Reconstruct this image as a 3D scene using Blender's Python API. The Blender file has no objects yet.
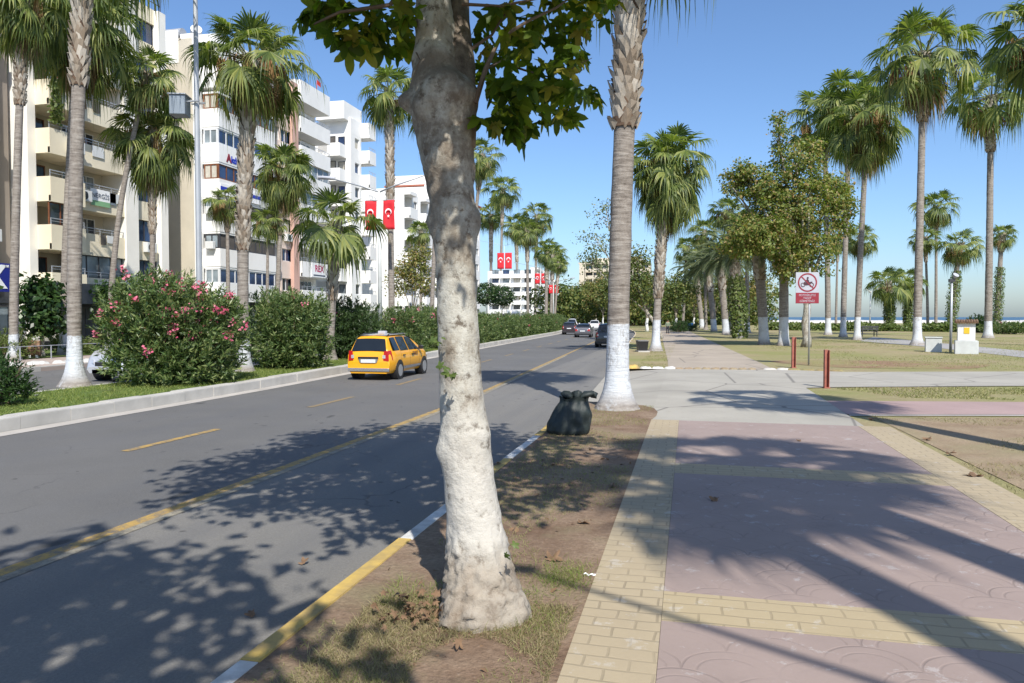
import bpy, bmesh, math, random
import numpy as np
from mathutils import Vector, Matrix, noise
R = math.radians
scene = bpy.context.scene
col = scene.collection
random.seed(7); RNG = np.random.default_rng(7)

# ------------------------------------------------------------ camera numbers
TH, PT, H, FP = R(13.38), R(1.896), 1.65, 740.0
S_ALL = 1.2                               # the whole place is laid out at 1/1.2 and enlarged at the end
_s, _c, _sp, _cp = math.sin(TH), math.cos(TH), math.sin(PT), math.cos(PT)
CF = Vector((-_s*_cp, _c*_cp, -_sp)); CU = Vector((-_s*_sp, _c*_sp, _cp)); CR = Vector((_c, _s, 0))
CO = Vector((0, 0, H))
def ray(u, v):
    return CR*((u-512)/FP) + CU*((341.5-v)/FP) + CF
def G(u, v, z=0.0):                      # where the sight line meets the ground
    d = ray(u, v); t = (z-H)/d.z
    return CO + d*t
def W(u, v, Z):                          # the point at a distance Z
    return CO + ray(u, v)*Z
def depth(p): return (Vector(p)-CO).dot(CF)
def px(p):
    d = Vector(p)-CO; z = d.dot(CF)
    return (512+FP*d.dot(CR)/z, 341.5-FP*d.dot(CU)/z)
def bend(y):                             # the road drifts left with distance
    s = 0.0
    if y > 15: s -= .05*(y-15)
    if y > 68: s -= .0014*(y-68)**2
    return s
def sbend(y): return -.04*(y-25) if y > 25 else 0.0
def row(u, x0, f=bend, y=3.0):                  # y on a line parallel to the road at picture column u
    best = None
    while y < 260:
        p = (x0+f(y), y, 0)
        e = abs(px(p)[0]-u)
        if best is None or e < best[0]: best = (e, y)
        y += .1
    y = best[1]
    return Vector((x0+f(y), y, 0))

# ------------------------------------------------------------ object helpers
def tag(o, label=None, cat=None, group=None, kind=None):
    if label: o['label'] = label
    if cat: o['category'] = cat
    if group: o['group'] = group
    if kind: o['kind'] = kind
    return o
def empty(name, loc=(0, 0, 0), rz=0.0, label=None, cat=None, group=None):
    o = bpy.data.objects.new(name, None); col.objects.link(o)
    o.location = loc; o.rotation_euler = (0, 0, rz); o.empty_display_size = .2
    return tag(o, label, cat, group)
def link(name, me, parent=None, loc=(0, 0, 0)):
    o = bpy.data.objects.new(name, me); col.objects.link(o); o.location = loc
    if parent is not None: o.parent = parent
    return o
def copy_tree(o, parent=None):
    c = o.copy(); col.objects.link(c)
    if parent is not None: c.parent = parent
    for ch in [q for q in bpy.data.objects if q.parent == o]: copy_tree(ch, c)
    return c

class MB:
    def __init__(s): s.v = []; s.f = []; s.m = []
    def face(s, pts, m=0):
        b = len(s.v); s.v += [tuple(p) for p in pts]; s.f.append(tuple(range(b, b+len(pts)))); s.m.append(m)
    def box(s, x0, x1, y0, y1, z0, z1, m=0, M=None):
        P = [Vector(p) for p in ((x0,y0,z0),(x1,y0,z0),(x1,y1,z0),(x0,y1,z0),(x0,y0,z1),(x1,y0,z1),(x1,y1,z1),(x0,y1,z1))]
        if M is not None: P = [M @ p for p in P]
        b = len(s.v); s.v += [tuple(p) for p in P]
        for q in ((3,2,1,0),(4,5,6,7),(0,1,5,4),(1,2,6,5),(2,3,7,6),(3,0,4,7)):
            s.f.append(tuple(b+i for i in q)); s.m.append(m)
    def tube(s, pts, rad, n=8, m=0, cap=True):
        pts = [Vector(p) for p in pts]
        if not hasattr(rad, '__len__'): rad = [rad]*len(pts)
        b = len(s.v); prev = None
        for i, p in enumerate(pts):
            t = (pts[min(i+1, len(pts)-1)]-pts[max(i-1, 0)]).normalized()
            if prev is None:
                a = Vector((1, 0, 0)) if abs(t.x) < .9 else Vector((0, 1, 0))
            else: a = prev
            a = (a - t*a.dot(t)).normalized(); prev = a
            c = t.cross(a)
            for k in range(n):
                g = 2*math.pi*k/n
                s.v.append(tuple(p+(a*math.cos(g)+c*math.sin(g))*rad[i]))
        for i in range(len(pts)-1):
            for k in range(n):
                k2 = (k+1) % n
                s.f.append((b+i*n+k, b+i*n+k2, b+(i+1)*n+k2, b+(i+1)*n+k)); s.m.append(m)
        if cap:
            s.f.append(tuple(b+k for k in reversed(range(n)))); s.m.append(m)
            e = b+(len(pts)-1)*n
            s.f.append(tuple(e+k for k in range(n))); s.m.append(m)
    def cyl(s, p0, p1, r, n=16, m=0): s.tube([p0, p1], r, n, m)
    def grid(s, rows, m=0, closed=False):
        b = len(s.v); n = len(rows[0])
        for r_ in rows: s.v += [tuple(p) for p in r_]
        for i in range(len(rows)-1):
            for k in range(n if closed else n-1):
                k2 = (k+1) % n
                s.f.append((b+i*n+k, b+i*n+k2, b+(i+1)*n+k2, b+(i+1)*n+k)); s.m.append(m)
    def build(s, name, mats, parent=None, smooth=False, loc=(0,0,0), bevel=0):
        me = bpy.data.meshes.new(name); me.from_pydata(s.v, [], s.f)
        if not isinstance(mats, (list, tuple)): mats = [mats]
        for m in mats: me.materials.append(m)
        if len(mats) > 1: me.polygons.foreach_set('material_index', s.m)
        if smooth: me.polygons.foreach_set('use_smooth', [True]*len(me.polygons))
        me.update()
        o = link(name, me, parent, loc)
        if bevel:
            b = o.modifiers.new('bevel', 'BEVEL'); b.width = bevel; b.segments = 2; b.limit_method = 'ANGLE'; b.angle_limit = R(40)
        return o

def npmesh(name, verts, faces, mats):
    """verts (N,3); faces (F,k) array, all one size"""
    me = bpy.data.meshes.new(name)
    N, (F, k) = len(verts), faces.shape
    me.vertices.add(N); me.vertices.foreach_set('co', verts.astype(np.float32).ravel())
    me.loops.add(F*k); me.loops.foreach_set('vertex_index', faces.astype(np.int32).ravel())
    me.polygons.add(F); me.polygons.foreach_set('loop_start', np.arange(0, F*k, k, dtype=np.int32))
    me.polygons.foreach_set('loop_total', np.full(F, k, dtype=np.int32))
    for m in (mats if isinstance(mats, (list, tuple)) else [mats]): me.materials.append(m)
    me.update(calc_edges=True); me.validate()
    return me

def scatter_mesh(name, P, T, F, size, nrm, mats, spin=None, rng=RNG):
    """copies template T (k,3; lies in xy, tip along +y) at the points P with normals nrm"""
    n = len(P)
    z = nrm/np.maximum(np.linalg.norm(nrm, axis=1, keepdims=True), 1e-6)
    a = rng.normal(size=(n, 3)) if spin is None else spin
    y = a - (a*z).sum(1, keepdims=True)*z; y /= np.maximum(np.linalg.norm(y, axis=1, keepdims=True), 1e-6)
    x = np.cross(y, z)
    size = np.broadcast_to(size, (n,))
    V = (P[:, None, :] + size[:, None, None]*(T[None, :, 0:1]*x[:, None, :] + T[None, :, 1:2]*y[:, None, :] + T[None, :, 2:3]*z[:, None, :]))
    k = len(T)
    FF = (F[None, :, :] + (np.arange(n)*k)[:, None, None]).reshape(-1, F.shape[1])
    return npmesh(name, V.reshape(-1, 3), FF, mats)

# ------------------------------------------------------------ materials
def new_mat(name):
    m = bpy.data.materials.new(name); m.use_nodes = True
    nt = m.node_tree; nt.nodes.clear()
    out = nt.nodes.new('ShaderNodeOutputMaterial'); b = nt.nodes.new('ShaderNodeBsdfPrincipled')
    nt.links.new(b.outputs[0], out.inputs[0])
    return m, nt, b, out
def N(nt, t, **kw):
    n = nt.nodes.new(t)
    for k, v in kw.items():
        if k in n.inputs: n.inputs[k].default_value = v
        else: setattr(n, k, v)
    return n
def coords(nt, space='obj', scale=(1, 1, 1)):
    if space == 'pos': s = N(nt, 'ShaderNodeNewGeometry').outputs['Position']
    else: s = N(nt, 'ShaderNodeTexCoord').outputs['Object']
    mp = N(nt, 'ShaderNodeMapping'); mp.inputs['Scale'].default_value = tuple(q/S_ALL for q in scale) if space == 'pos' else scale
    nt.links.new(s, mp.inputs[0]); return mp.outputs[0]
def noise_n(nt, vec, scale, detail=4, rough=.6):
    n = N(nt, 'ShaderNodeTexNoise', Scale=scale, Detail=detail, Roughness=rough); nt.links.new(vec, n.inputs['Vector']); return n.outputs['Fac']
def ramp(nt, fac, stops):
    r_ = N(nt, 'ShaderNodeValToRGB'); nt.links.new(fac, r_.inputs[0]); e = r_.color_ramp.elements
    while len(e) < len(stops): e.new(.5)
    for i, (p, c) in enumerate(stops):
        e[i].position = p; e[i].color = (*c, 1) if len(c) == 3 else c
    return r_.outputs[0]
def mix(nt, fac, a, b, mode='MIX'):
    m = N(nt, 'ShaderNodeMix', data_type='RGBA', blend_type=mode)
    for i, s in ((0, fac), (6, a), (7, b)):
        if hasattr(s, 'links'): nt.links.new(s, m.inputs[i])
        else: m.inputs[i].default_value = s if i == 0 else (*s, 1)
    return m.outputs[2]
def math_n(nt, op, a, b=0.0, c=0.0):
    m = N(nt, 'ShaderNodeMath', operation=op)
    for i, s in enumerate((a, b, c)):
        if hasattr(s, 'links'): nt.links.new(s, m.inputs[i])
        else: m.inputs[i].default_value = s
    return m.outputs[0]
def bump(nt, bsdf, h, strength=.4, dist=.02):
    b = N(nt, 'ShaderNodeBump', Strength=strength, Distance=dist); nt.links.new(h, b.inputs['Height'])
    nt.links.new(b.outputs[0], bsdf.inputs['Normal']); return b
def simple(name, c, rough=.6, var=.15, scale=3.0, metal=0.0, bmp=0.0, spec=None, space='obj', c2=None, detail=5, coat=0):
    m, nt, b, _ = new_mat(name)
    v = coords(nt, space); f = noise_n(nt, v, scale, detail)
    c2 = c2 or tuple(x*(1-var*2) for x in c)
    hi = tuple(min(1, x*(1+var)) for x in c)
    nt.links.new(ramp(nt, f, [(.3, c2), (.7, hi)]), b.inputs['Base Color'])
    b.inputs['Roughness'].default_value = rough; b.inputs['Metallic'].default_value = metal
    if spec is not None: b.inputs['Specular IOR Level'].default_value = spec
    if coat: b.inputs['Coat Weight'].default_value = coat; b.inputs['Coat Roughness'].default_value = .05
    if bmp: bump(nt, b, noise_n(nt, v, scale*6, 4), bmp, .01)
    return m
def leaf_mat(name, cols, trans=.3, rough=.5, clump=1.2, amount=.5, spec=.4):
    """leaf colour varies per leaf and per patch of the plant"""
    m, nt, b, out = new_mat(name)
    g = N(nt, 'ShaderNodeNewGeometry')
    f = noise_n(nt, coords(nt), clump, 3)
    t = math_n(nt, 'ADD', math_n(nt, 'MULTIPLY', g.outputs['Random Per Island'], amount), math_n(nt, 'MULTIPLY', f, 1-amount))
    n = len(cols)
    c = ramp(nt, t, [(.22+.56*i/(n-1), cc) for i, cc in enumerate(cols)])
    nt.links.new(c, b.inputs['Base Color']); b.inputs['Roughness'].default_value = rough
    b.inputs['Specular IOR Level'].default_value = spec
    tr = N(nt, 'ShaderNodeBsdfTranslucent')
    tc = mix(nt, 1.0, c, (1.25, 1.5, .5), 'MULTIPLY'); nt.links.new(tc, tr.inputs[0])
    ms = N(nt, 'ShaderNodeMixShader', Fac=trans)
    nt.links.new(b.outputs[0], ms.inputs[1]); nt.links.new(tr.outputs[0], ms.inputs[2]); nt.links.new(ms.outputs[0], out.inputs[0])
    return m

M = {}
M['white_paint'] = simple('white_paint', (.74, .73, .70), .8, .06, 2, bmp=.1)
M['kerb_white'] = simple('kerb_white', (.60, .60, .57), .85, .15, 5, bmp=.4, c2=(.36, .34, .31), space='pos')
M['kerb_yellow'] = simple('kerb_yellow', (.50, .34, .08), .85, .2, 5, bmp=.4, c2=(.30, .22, .10), space='pos')
M['kerb_stone'] = simple('kerb_stone', (.47, .45, .41), .9, .1, 1.5, bmp=.4, space='pos')
M['gutter'] = simple('gutter', (.42, .39, .35), .9, .1, 1.0, bmp=.3, space='pos')
M['galv'] = simple('galvanised', (.42, .44, .46), .5, .06, 2, metal=.35)
M['galv_dark'] = simple('steel_cabinet', (.25, .29, .33), .5, .06, 2, metal=.3)
M['black_plastic'] = simple('black_plastic', (.02, .02, .022), .35, .1, 3)
M['tyre'] = simple('tyre_rubber', (.02, .02, .02), .8, .1, 8)
M['rim'] = simple('wheel_rim', (.50, .50, .50), .35, .05, 5, metal=.6)
M['red_post'] = simple('red_paint_rusty', (.36, .12, .085), .6, .2, 6, bmp=.2)
M['flag_red'] = simple('flag_red', (.62, .02, .03), .8, .06, 3)
M['flag_white'] = simple('flag_white', (.85, .85, .85), .8, .02, 3)
M['sign_white'] = simple('sign_white', (.40, .41, .45), .5, .03, 6)
M['sign_red'] = simple('sign_red', (.24, .015, .028), .5, .08, 6)
M['sign_dark'] = simple('sign_dark', (.06, .02, .03), .5, .05, 6)
M['sign_blue'] = simple('sign_blue', (.012, .02, .22), .4, .05, 3)
M['txt_blue'] = simple('text_blue', (.02, .04, .4), .5, .02, 3)
M['txt_magenta'] = simple('text_magenta', (.45, .01, .1), .5, .02, 3)
M['txt_grey'] = simple('text_grey', (.08, .10, .14), .5, .02, 3)
M['sign_green'] = simple('sign_green', (.22, .42, .22), .5, .05, 3)
M['yellow_panel'] = simple('yellow_panel', (.75, .48, .03), .5, .05, 3)
M['wood'] = simple('brown_wood_frame', (.19, .07, .03), .5, .2, 4)
M['frame_white'] = simple('white_frame', (.66, .67, .68), .4, .03, 4)
M['frame_dark'] = simple('dark_frame', (.05, .05, .055), .4, .1, 4)
M['rail'] = simple('railing_metal', (.45, .47, .5), .4, .05, 4, metal=.3)
M['curtain'] = simple('curtain', (.5, .47, .4), .9, .08, 5)
M['interior'] = simple('dim_room', (.10, .09, .08), .9, .2, 1.2)  # dark tone painted for the shade in rooms and open balconies
M['concrete_box'] = simple('painted_concrete', (.56, .58, .56), .85, .08, 2, bmp=.3)
M['roof_tile'] = simple('red_roof_tile', (.36, .12, .07), .8, .15, 5)
M['tank'] = simple('water_tank', (.5, .5, .5), .4, .05, 3, metal=.4)
M['cream'] = simple('cream_render', (.78, .70, .53), .9, .05, .6, space='pos')
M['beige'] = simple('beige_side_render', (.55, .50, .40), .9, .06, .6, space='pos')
M['offwhite'] = simple('off_white_render', (.84, .81, .74), .9, .04, .6, space='pos')
M['bwhite'] = simple('white_render', (.82, .81, .78), .9, .04, .7, space='pos')
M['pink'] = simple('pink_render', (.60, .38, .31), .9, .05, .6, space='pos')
M['pink_light'] = simple('pale_pink_render', (.74, .60, .51), .9, .05, .6, space='pos')
M['taupe'] = simple('taupe_render', (.28, .24, .20), .9, .08, .6, space='pos')
M['dark_shop'] = simple('dark_shopfront', (.035, .04, .05), .4, .2, .6, space='pos')
M['hotel'] = simple('hotel_cream', (.60, .53, .42), .9, .04, .3, space='pos')
M['plastic_white'] = simple('ac_white', (.66, .67, .66), .5, .03, 4)
M['taxi'] = simple('taxi_yellow', (.80, .37, .010), .3, .03, 2, coat=.5)
M['car_silver'] = simple('car_silver', (.55, .56, .58), .3, .03, 2, metal=.4, coat=.5)
M['car_grey'] = simple('car_grey', (.13, .13, .145), .3, .03, 2, metal=.4, coat=.5)
M['car_dark'] = simple('car_dark', (.03, .02, .025), .3, .03, 2, coat=.6)
M['car_black'] = simple('car_black', (.010, .012, .014), .25, .03, 2, coat=.6)
M['car_white'] = simple('car_white', (.72, .72, .72), .3, .03, 2, coat=.5)
M['taillight'] = simple('taillight', (.42, .01, .012), .2, .05, 4, coat=.5)
M['headlight'] = simple('headlight', (.6, .62, .65), .15, .05, 4, metal=.4)
M['plate'] = simple('plate', (.62, .64, .66), .4, .02, 3)
M['chrome'] = simple('chrome', (.6, .6, .62), .2, .02, 3, metal=.9)
M['skin'] = simple('skin', (.36, .2, .13), .6, .05, 3)
M['cloth_green'] = simple('sage_jacket', (.19, .23, .16), .9, .1, 6)
M['cloth_dark'] = simple('dark_trousers', (.025, .027, .035), .9, .1, 6)
M['hair'] = simple('hair', (.03, .02, .015), .7, .1, 20)
M['blue_plastic'] = simple('blue_plastic', (.02, .12, .42), .5, .05, 3)
M['bronze_leaf'] = simple('fallen_leaf_brown', (.20, .12, .065), .8, .25, 12)
M['straw'] = simple('dry_straw', (.20, .12, .07), .95, .35, 9, bmp=.5)

def glass_mat(name, c, rough=.08):
    m, nt, b, _ = new_mat(name)
    f = noise_n(nt, coords(nt, 'pos'), .9, 2)
    nt.links.new(ramp(nt, f, [(.35, tuple(x*.4 for x in c)), (.65, c)]), b.inputs['Base Color'])
    b.inputs['Roughness'].default_value = rough; b.inputs['Specular IOR Level'].default_value = .7
    return m
M['glass'] = glass_mat('window_glass', (.055, .07, .085))
M['glass_blue'] = glass_mat('blue_window_glass', (.03, .06, .15))
M['glass_pale'] = glass_mat('pale_window_glass', (.26, .31, .34), .2)
M['car_glass'] = glass_mat('car_glass', (.012, .015, .017), .05)

def asphalt():
    m, nt, b, _ = new_mat('asphalt')
    v = coords(nt, 'pos')
    big = noise_n(nt, v, .35, 4); fine = noise_n(nt, v, 60, 3, .8); mid = noise_n(nt, v, 6, 5, .7)
    stretch = noise_n(nt, coords(nt, 'pos', (1.6, .06, 1)), 1.0, 4)
    c = ramp(nt, fine, [(.25, (.078, .076, .072)), (.55, (.125, .122, .116)), (.8, (.22, .21, .195))])
    c = mix(nt, math_n(nt, 'MULTIPLY', mid, .5), c, (.10, .098, .094))
    sx = N(nt, 'ShaderNodeSeparateXYZ'); nt.links.new(v, sx.inputs[0])
    # the parking lane by the kerb is older, paler asphalt
    lane = N(nt, 'ShaderNodeMapRange', interpolation_type='SMOOTHSTEP'); nt.links.new(sx.outputs[0], lane.inputs[0])
    lane.inputs[1].default_value = -4.65; lane.inputs[2].default_value = -4.55
    c = mix(nt, math_n(nt, 'MULTIPLY', lane.outputs[0], .55), c, mix(nt, fine, (.13, .12, .10), (.34, .32, .28)))
    c = mix(nt, ramp(nt, stretch, [(.42, (0, 0, 0)), (.7, (.5, .5, .5))]), c, (.105, .106, .11))
    c = mix(nt, ramp(nt, big, [(.35, (0, 0, 0)), (.7, (.35, .35, .35))]), c, (.19, .185, .175))
    st = noise_n(nt, coords(nt, 'pos', (1, .55, 1)), 1.7, 2, .5)     # oil stains
    c = mix(nt, ramp(nt, st, [(.71, (0, 0, 0)), (.76, (.75, .75, .75))]), c, (.03, .03, .03))
    sp = noise_n(nt, coords(nt, 'pos', (1, .7, 1)), 5.5, 2, .5)
    c = mix(nt, ramp(nt, sp, [(.715, (0, 0, 0)), (.74, (.7, .7, .7))]), c, (.04, .038, .036))
    vo = N(nt, 'ShaderNodeTexVoronoi', feature='DISTANCE_TO_EDGE', Scale=.55)
    wv = N(nt, 'ShaderNodeVectorMath', operation='ADD'); nn = N(nt, 'ShaderNodeTexNoise', Scale=1.5, Detail=4)
    nt.links.new(v, nn.inputs['Vector']); nt.links.new(v, wv.inputs[0]); nt.links.new(nn.outputs['Color'], wv.inputs[1]); nt.links.new(wv.outputs[0], vo.inputs['Vector'])
    cr = ramp(nt, vo.outputs['Distance'], [(.004, (.5, .5, .5)), (.012, (0, 0, 0))])
    crm = mix(nt, ramp(nt, big, [(.5, (0, 0, 0)), (.6, (1, 1, 1))]), (0, 0, 0), cr)
    c = mix(nt, crm, c, (.04, .04, .04))
    nt.links.new(c, b.inputs['Base Color']); b.inputs['Roughness'].default_value = .85
    bump(nt, b, fine, .7, .012)
    return m
M['asphalt'] = asphalt()

def marking(name, c):
    m, nt, b, out = new_mat(name)
    v = coords(nt, 'pos'); f = noise_n(nt, v, 9, 5, .75); g = noise_n(nt, v, 70, 2)
    w = ramp(nt, math_n(nt, 'ADD', math_n(nt, 'MULTIPLY', f, .7), math_n(nt, 'MULTIPLY', g, .3)), [(.40, (0, 0, 0)), (.56, (1, 1, 1))])
    nt.links.new(mix(nt, w, (.16, .14, .11), c), b.inputs['Base Color']); b.inputs['Roughness'].default_value = .8
    return m
M['mark_yellow'] = marking('road_paint_yellow', (.42, .27, .075))
M['dash_yellow'] = marking('road_paint_faded', (.27, .19, .085))
M['mark_white'] = marking('road_paint_worn', (.30, .27, .20))

def dirt(name, c1, c2, c3, grass=(.16, .16, .07), gs=.5, lo=.45, hi=.6, pebble=(.40, .34, .27)):
    m, nt, b, _ = new_mat(name)
    v = coords(nt, 'pos'); a = noise_n(nt, v, 1.3, 6, .65); f = noise_n(nt, v, 28, 4, .75); g = noise_n(nt, v, gs, 5, .65)
    c = ramp(nt, a, [(.3, c1), (.5, c2), (.7, c3)])
    c = mix(nt, ramp(nt, f, [(.35, (.35, .35, .35)), (.6, (0, 0, 0))]), c, tuple(x*.45 for x in c1))
    c = mix(nt, ramp(nt, f, [(.62, (0, 0, 0)), (.75, (.6, .6, .6))]), c, pebble)
    gg = mix(nt, noise_n(nt, v, 45, 3, .8), tuple(x*.5 for x in grass), tuple(min(1, x*1.6) for x in grass))
    c = mix(nt, ramp(nt, g, [(lo, (0, 0, 0)), (hi, (.85, .85, .85))]), c, gg)
    nt.links.new(c, b.inputs['Base Color']); b.inputs['Roughness'].default_value = .95; b.inputs['Specular IOR Level'].default_value = .2
    bump(nt, b, math_n(nt, 'ADD', f, math_n(nt, 'MULTIPLY', a, 2.)), .8, .03)
    return m
M['dirt_verge'] = dirt('verge_earth', (.16, .10, .065), (.25, .175, .12), (.35, .265, .185), (.22, .19, .11), .9, .52, .70)
M['park'] = dirt('dry_lawn', (.29, .22, .13), (.34, .285, .165), (.33, .30, .15), (.215, .22, .08), .16, .40, .60)
M['bare'] = dirt('bare_dry_ground', (.26, .185, .12), (.33, .25, .165), (.39, .305, .205), (.28, .245, .14), .7, .48, .68)
M['red_earth'] = dirt('reddish_earth', (.25, .15, .09), (.29, .185, .12), (.32, .23, .145), (.25, .23, .10), .5, .40, .58)
M['ground'] = dirt('ground_far', (.18, .15, .10), (.22, .18, .12), (.25, .22, .15), (.14, .15, .06), .05, .4, .6)
M['median_soil'] = dirt('median_grass_soil', (.10, .10, .045), (.11, .13, .045), (.13, .16, .05), (.10, .15, .035), 1.2, .3, .5)

def concrete(name, c, crack=True):
    m, nt, b, _ = new_mat(name)
    v = coords(nt, 'pos'); a = noise_n(nt, v, .5, 5, .6); f = noise_n(nt, v, 40, 4, .75); md = noise_n(nt, v, 4, 5, .7)
    cc = ramp(nt, a, [(.3, tuple(x*.8 for x in c)), (.7, tuple(min(1, x*1.12) for x in c))])
    cc = mix(nt, ramp(nt, md, [(.5, (0, 0, 0)), (.75, (.45, .45, .45))]), cc, tuple(x*.6 for x in c))
    cc = mix(nt, math_n(nt, 'MULTIPLY', f, .35), cc, tuple(x*.6 for x in c))
    if crack:
        vo = N(nt, 'ShaderNodeTexVoronoi', feature='DISTANCE_TO_EDGE', Scale=.35); nt.links.new(v, vo.inputs['Vector'])
        cc = mix(nt, ramp(nt, vo.outputs['Distance'], [(.004, (.7, .7, .7)), (.01, (0, 0, 0))]), cc, (.12, .11, .1))
    nt.links.new(cc, b.inputs['Base Color']); b.inputs['Roughness'].default_value = .9
    bump(nt, b, f, .3, .01); return m
M['concrete'] = concrete('driveway_concrete', (.39, .365, .31))
M['pave_far'] = concrete('far_pavement', (.39, .33, .26))
M['path_grey'] = concrete('park_path', (.36, .345, .33), False)
M['path_pink'] = concrete('pink_path', (.38, .27, .25), False)
M['pave_red'] = concrete('opposite_pavement', (.42, .34, .29), False)

def stamped(name, base, base2, mode):
    """stamped concrete: fish-scale arcs (pink) or staggered blocks (yellow)"""
    m, nt, b, _ = new_mat(name)
    v = coords(nt, 'pos')
    wn = N(nt, 'ShaderNodeTexNoise', Scale=2.5, Detail=2); nt.links.new(v, wn.inputs['Vector'])
    wob = N(nt, 'ShaderNodeVectorMath', operation='MULTIPLY_ADD'); nt.links.new(wn.outputs['Color'], wob.inputs[0])
    wob.inputs[1].default_value = (.05, .05, 0); nt.links.new(v, wob.inputs[2])
    sx = N(nt, 'ShaderNodeSeparateXYZ'); nt.links.new(wob.outputs[0], sx.inputs[0])
    X, Y = sx.outputs[0], sx.outputs[1]
    if mode == 'fan':
        S = .44
        def rings(ox, oy):
            fx = math_n(nt, 'SUBTRACT', math_n(nt, 'FRACT', math_n(nt, 'DIVIDE', math_n(nt, 'ADD', X, ox+50*S), S)), .5)
            fy = math_n(nt, 'FRACT', math_n(nt, 'DIVIDE', math_n(nt, 'ADD', Y, oy+50*S), S))
            d = math_n(nt, 'SQRT', math_n(nt, 'ADD', math_n(nt, 'MULTIPLY', fx, fx), math_n(nt, 'MULTIPLY', fy, fy)))
            out = None
            for r_ in (.50, .33):
                e = math_n(nt, 'ABSOLUTE', math_n(nt, 'SUBTRACT', d, r_))
                l = N(nt, 'ShaderNodeMapRange'); nt.links.new(e, l.inputs[0]); l.inputs[1].default_value = .008; l.inputs[2].default_value = .022
                l.inputs[3].default_value = 1 if r_ == .5 else .6; l.inputs[4].default_value = 0
                out = l.outputs[0] if out is None else math_n(nt, 'MAXIMUM', out, l.outputs[0])
            return out
        line = math_n(nt, 'MAXIMUM', rings(0, 0), rings(S/2, S/2))
        line = math_n(nt, 'MULTIPLY', line, ramp(nt, noise_n(nt, v, 1.1, 4), [(.44, (.12, .12, .12)), (.6, (1, 1, 1))]))
    else:
        bt = N(nt, 'ShaderNodeTexBrick', Scale=1.0); bt.offset = .5
        mp = N(nt, 'ShaderNodeMapping'); nt.links.new(wob.outputs[0], mp.inputs[0])
        mp.inputs['Location'].default_value = (.56+.0, .11, 0)
        nt.links.new(mp.outputs[0], bt.inputs['Vector'])
        bt.inputs['Color1'].default_value = (0, 0, 0, 1); bt.inputs['Color2'].default_value = (0, 0, 0, 1); bt.inputs['Mortar'].default_value = (1, 1, 1, 1)
        bt.inputs['Mortar Size'].default_value = .010; bt.inputs['Brick Width'].default_value = .215 if mode == 'long' else .26; bt.inputs['Row Height'].default_value = .118 if mode == 'long' else .123
        bt.inputs['Mortar Smooth'].default_value = .6
        line = math_n(nt, 'MULTIPLY', bt.outputs['Color'], ramp(nt, noise_n(nt, v, 1.6, 4), [(.36, (.35, .35, .35)), (.6, (1, 1, 1))]))
    a = noise_n(nt, v, .8, 6, .65); f = noise_n(nt, v, 50, 4, .75); md = noise_n(nt, v, 5, 6, .75)
    c = ramp(nt, a, [(.3, base2), (.7, base)])
    c = mix(nt, math_n(nt, 'MULTIPLY', f, .35), c, tuple(x*.62 for x in base))
    c = mix(nt, ramp(nt, md, [(.585, (0, 0, 0)), (.64, (.65, .65, .65))]), c, tuple(.5*x+.24 for x in base))   # worn, colour rubbed off
    c = mix(nt, ramp(nt, noise_n(nt, v, 2.3, 5), [(.6, (0, 0, 0)), (.8, (.5, .5, .5))]), c, tuple(x*.55 for x in base))
    c = mix(nt, math_n(nt, 'MULTIPLY', line, .30 if mode == 'fan' else .5), c, tuple(x*.38 for x in base))
    nt.links.new(c, b.inputs['Base Color']); b.inputs['Roughness'].default_value = .8
    h = math_n(nt, 'ADD', math_n(nt, 'MULTIPLY', line, -1.0), math_n(nt, 'MULTIPLY', f, .3))
    bump(nt, b, h, .35, .012); return m
M['fan'] = stamped('pink_stamped_concrete', (.345, .268, .235), (.285, .22, .195), 'fan')
M['block'] = stamped('yellow_stamped_blocks', (.44, .36, .235), (.37, .30, .20), 'long')
M['block_cross'] = stamped('yellow_cross_blocks', (.45, .365, .225), (.38, .305, .19), 'cross')

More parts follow.
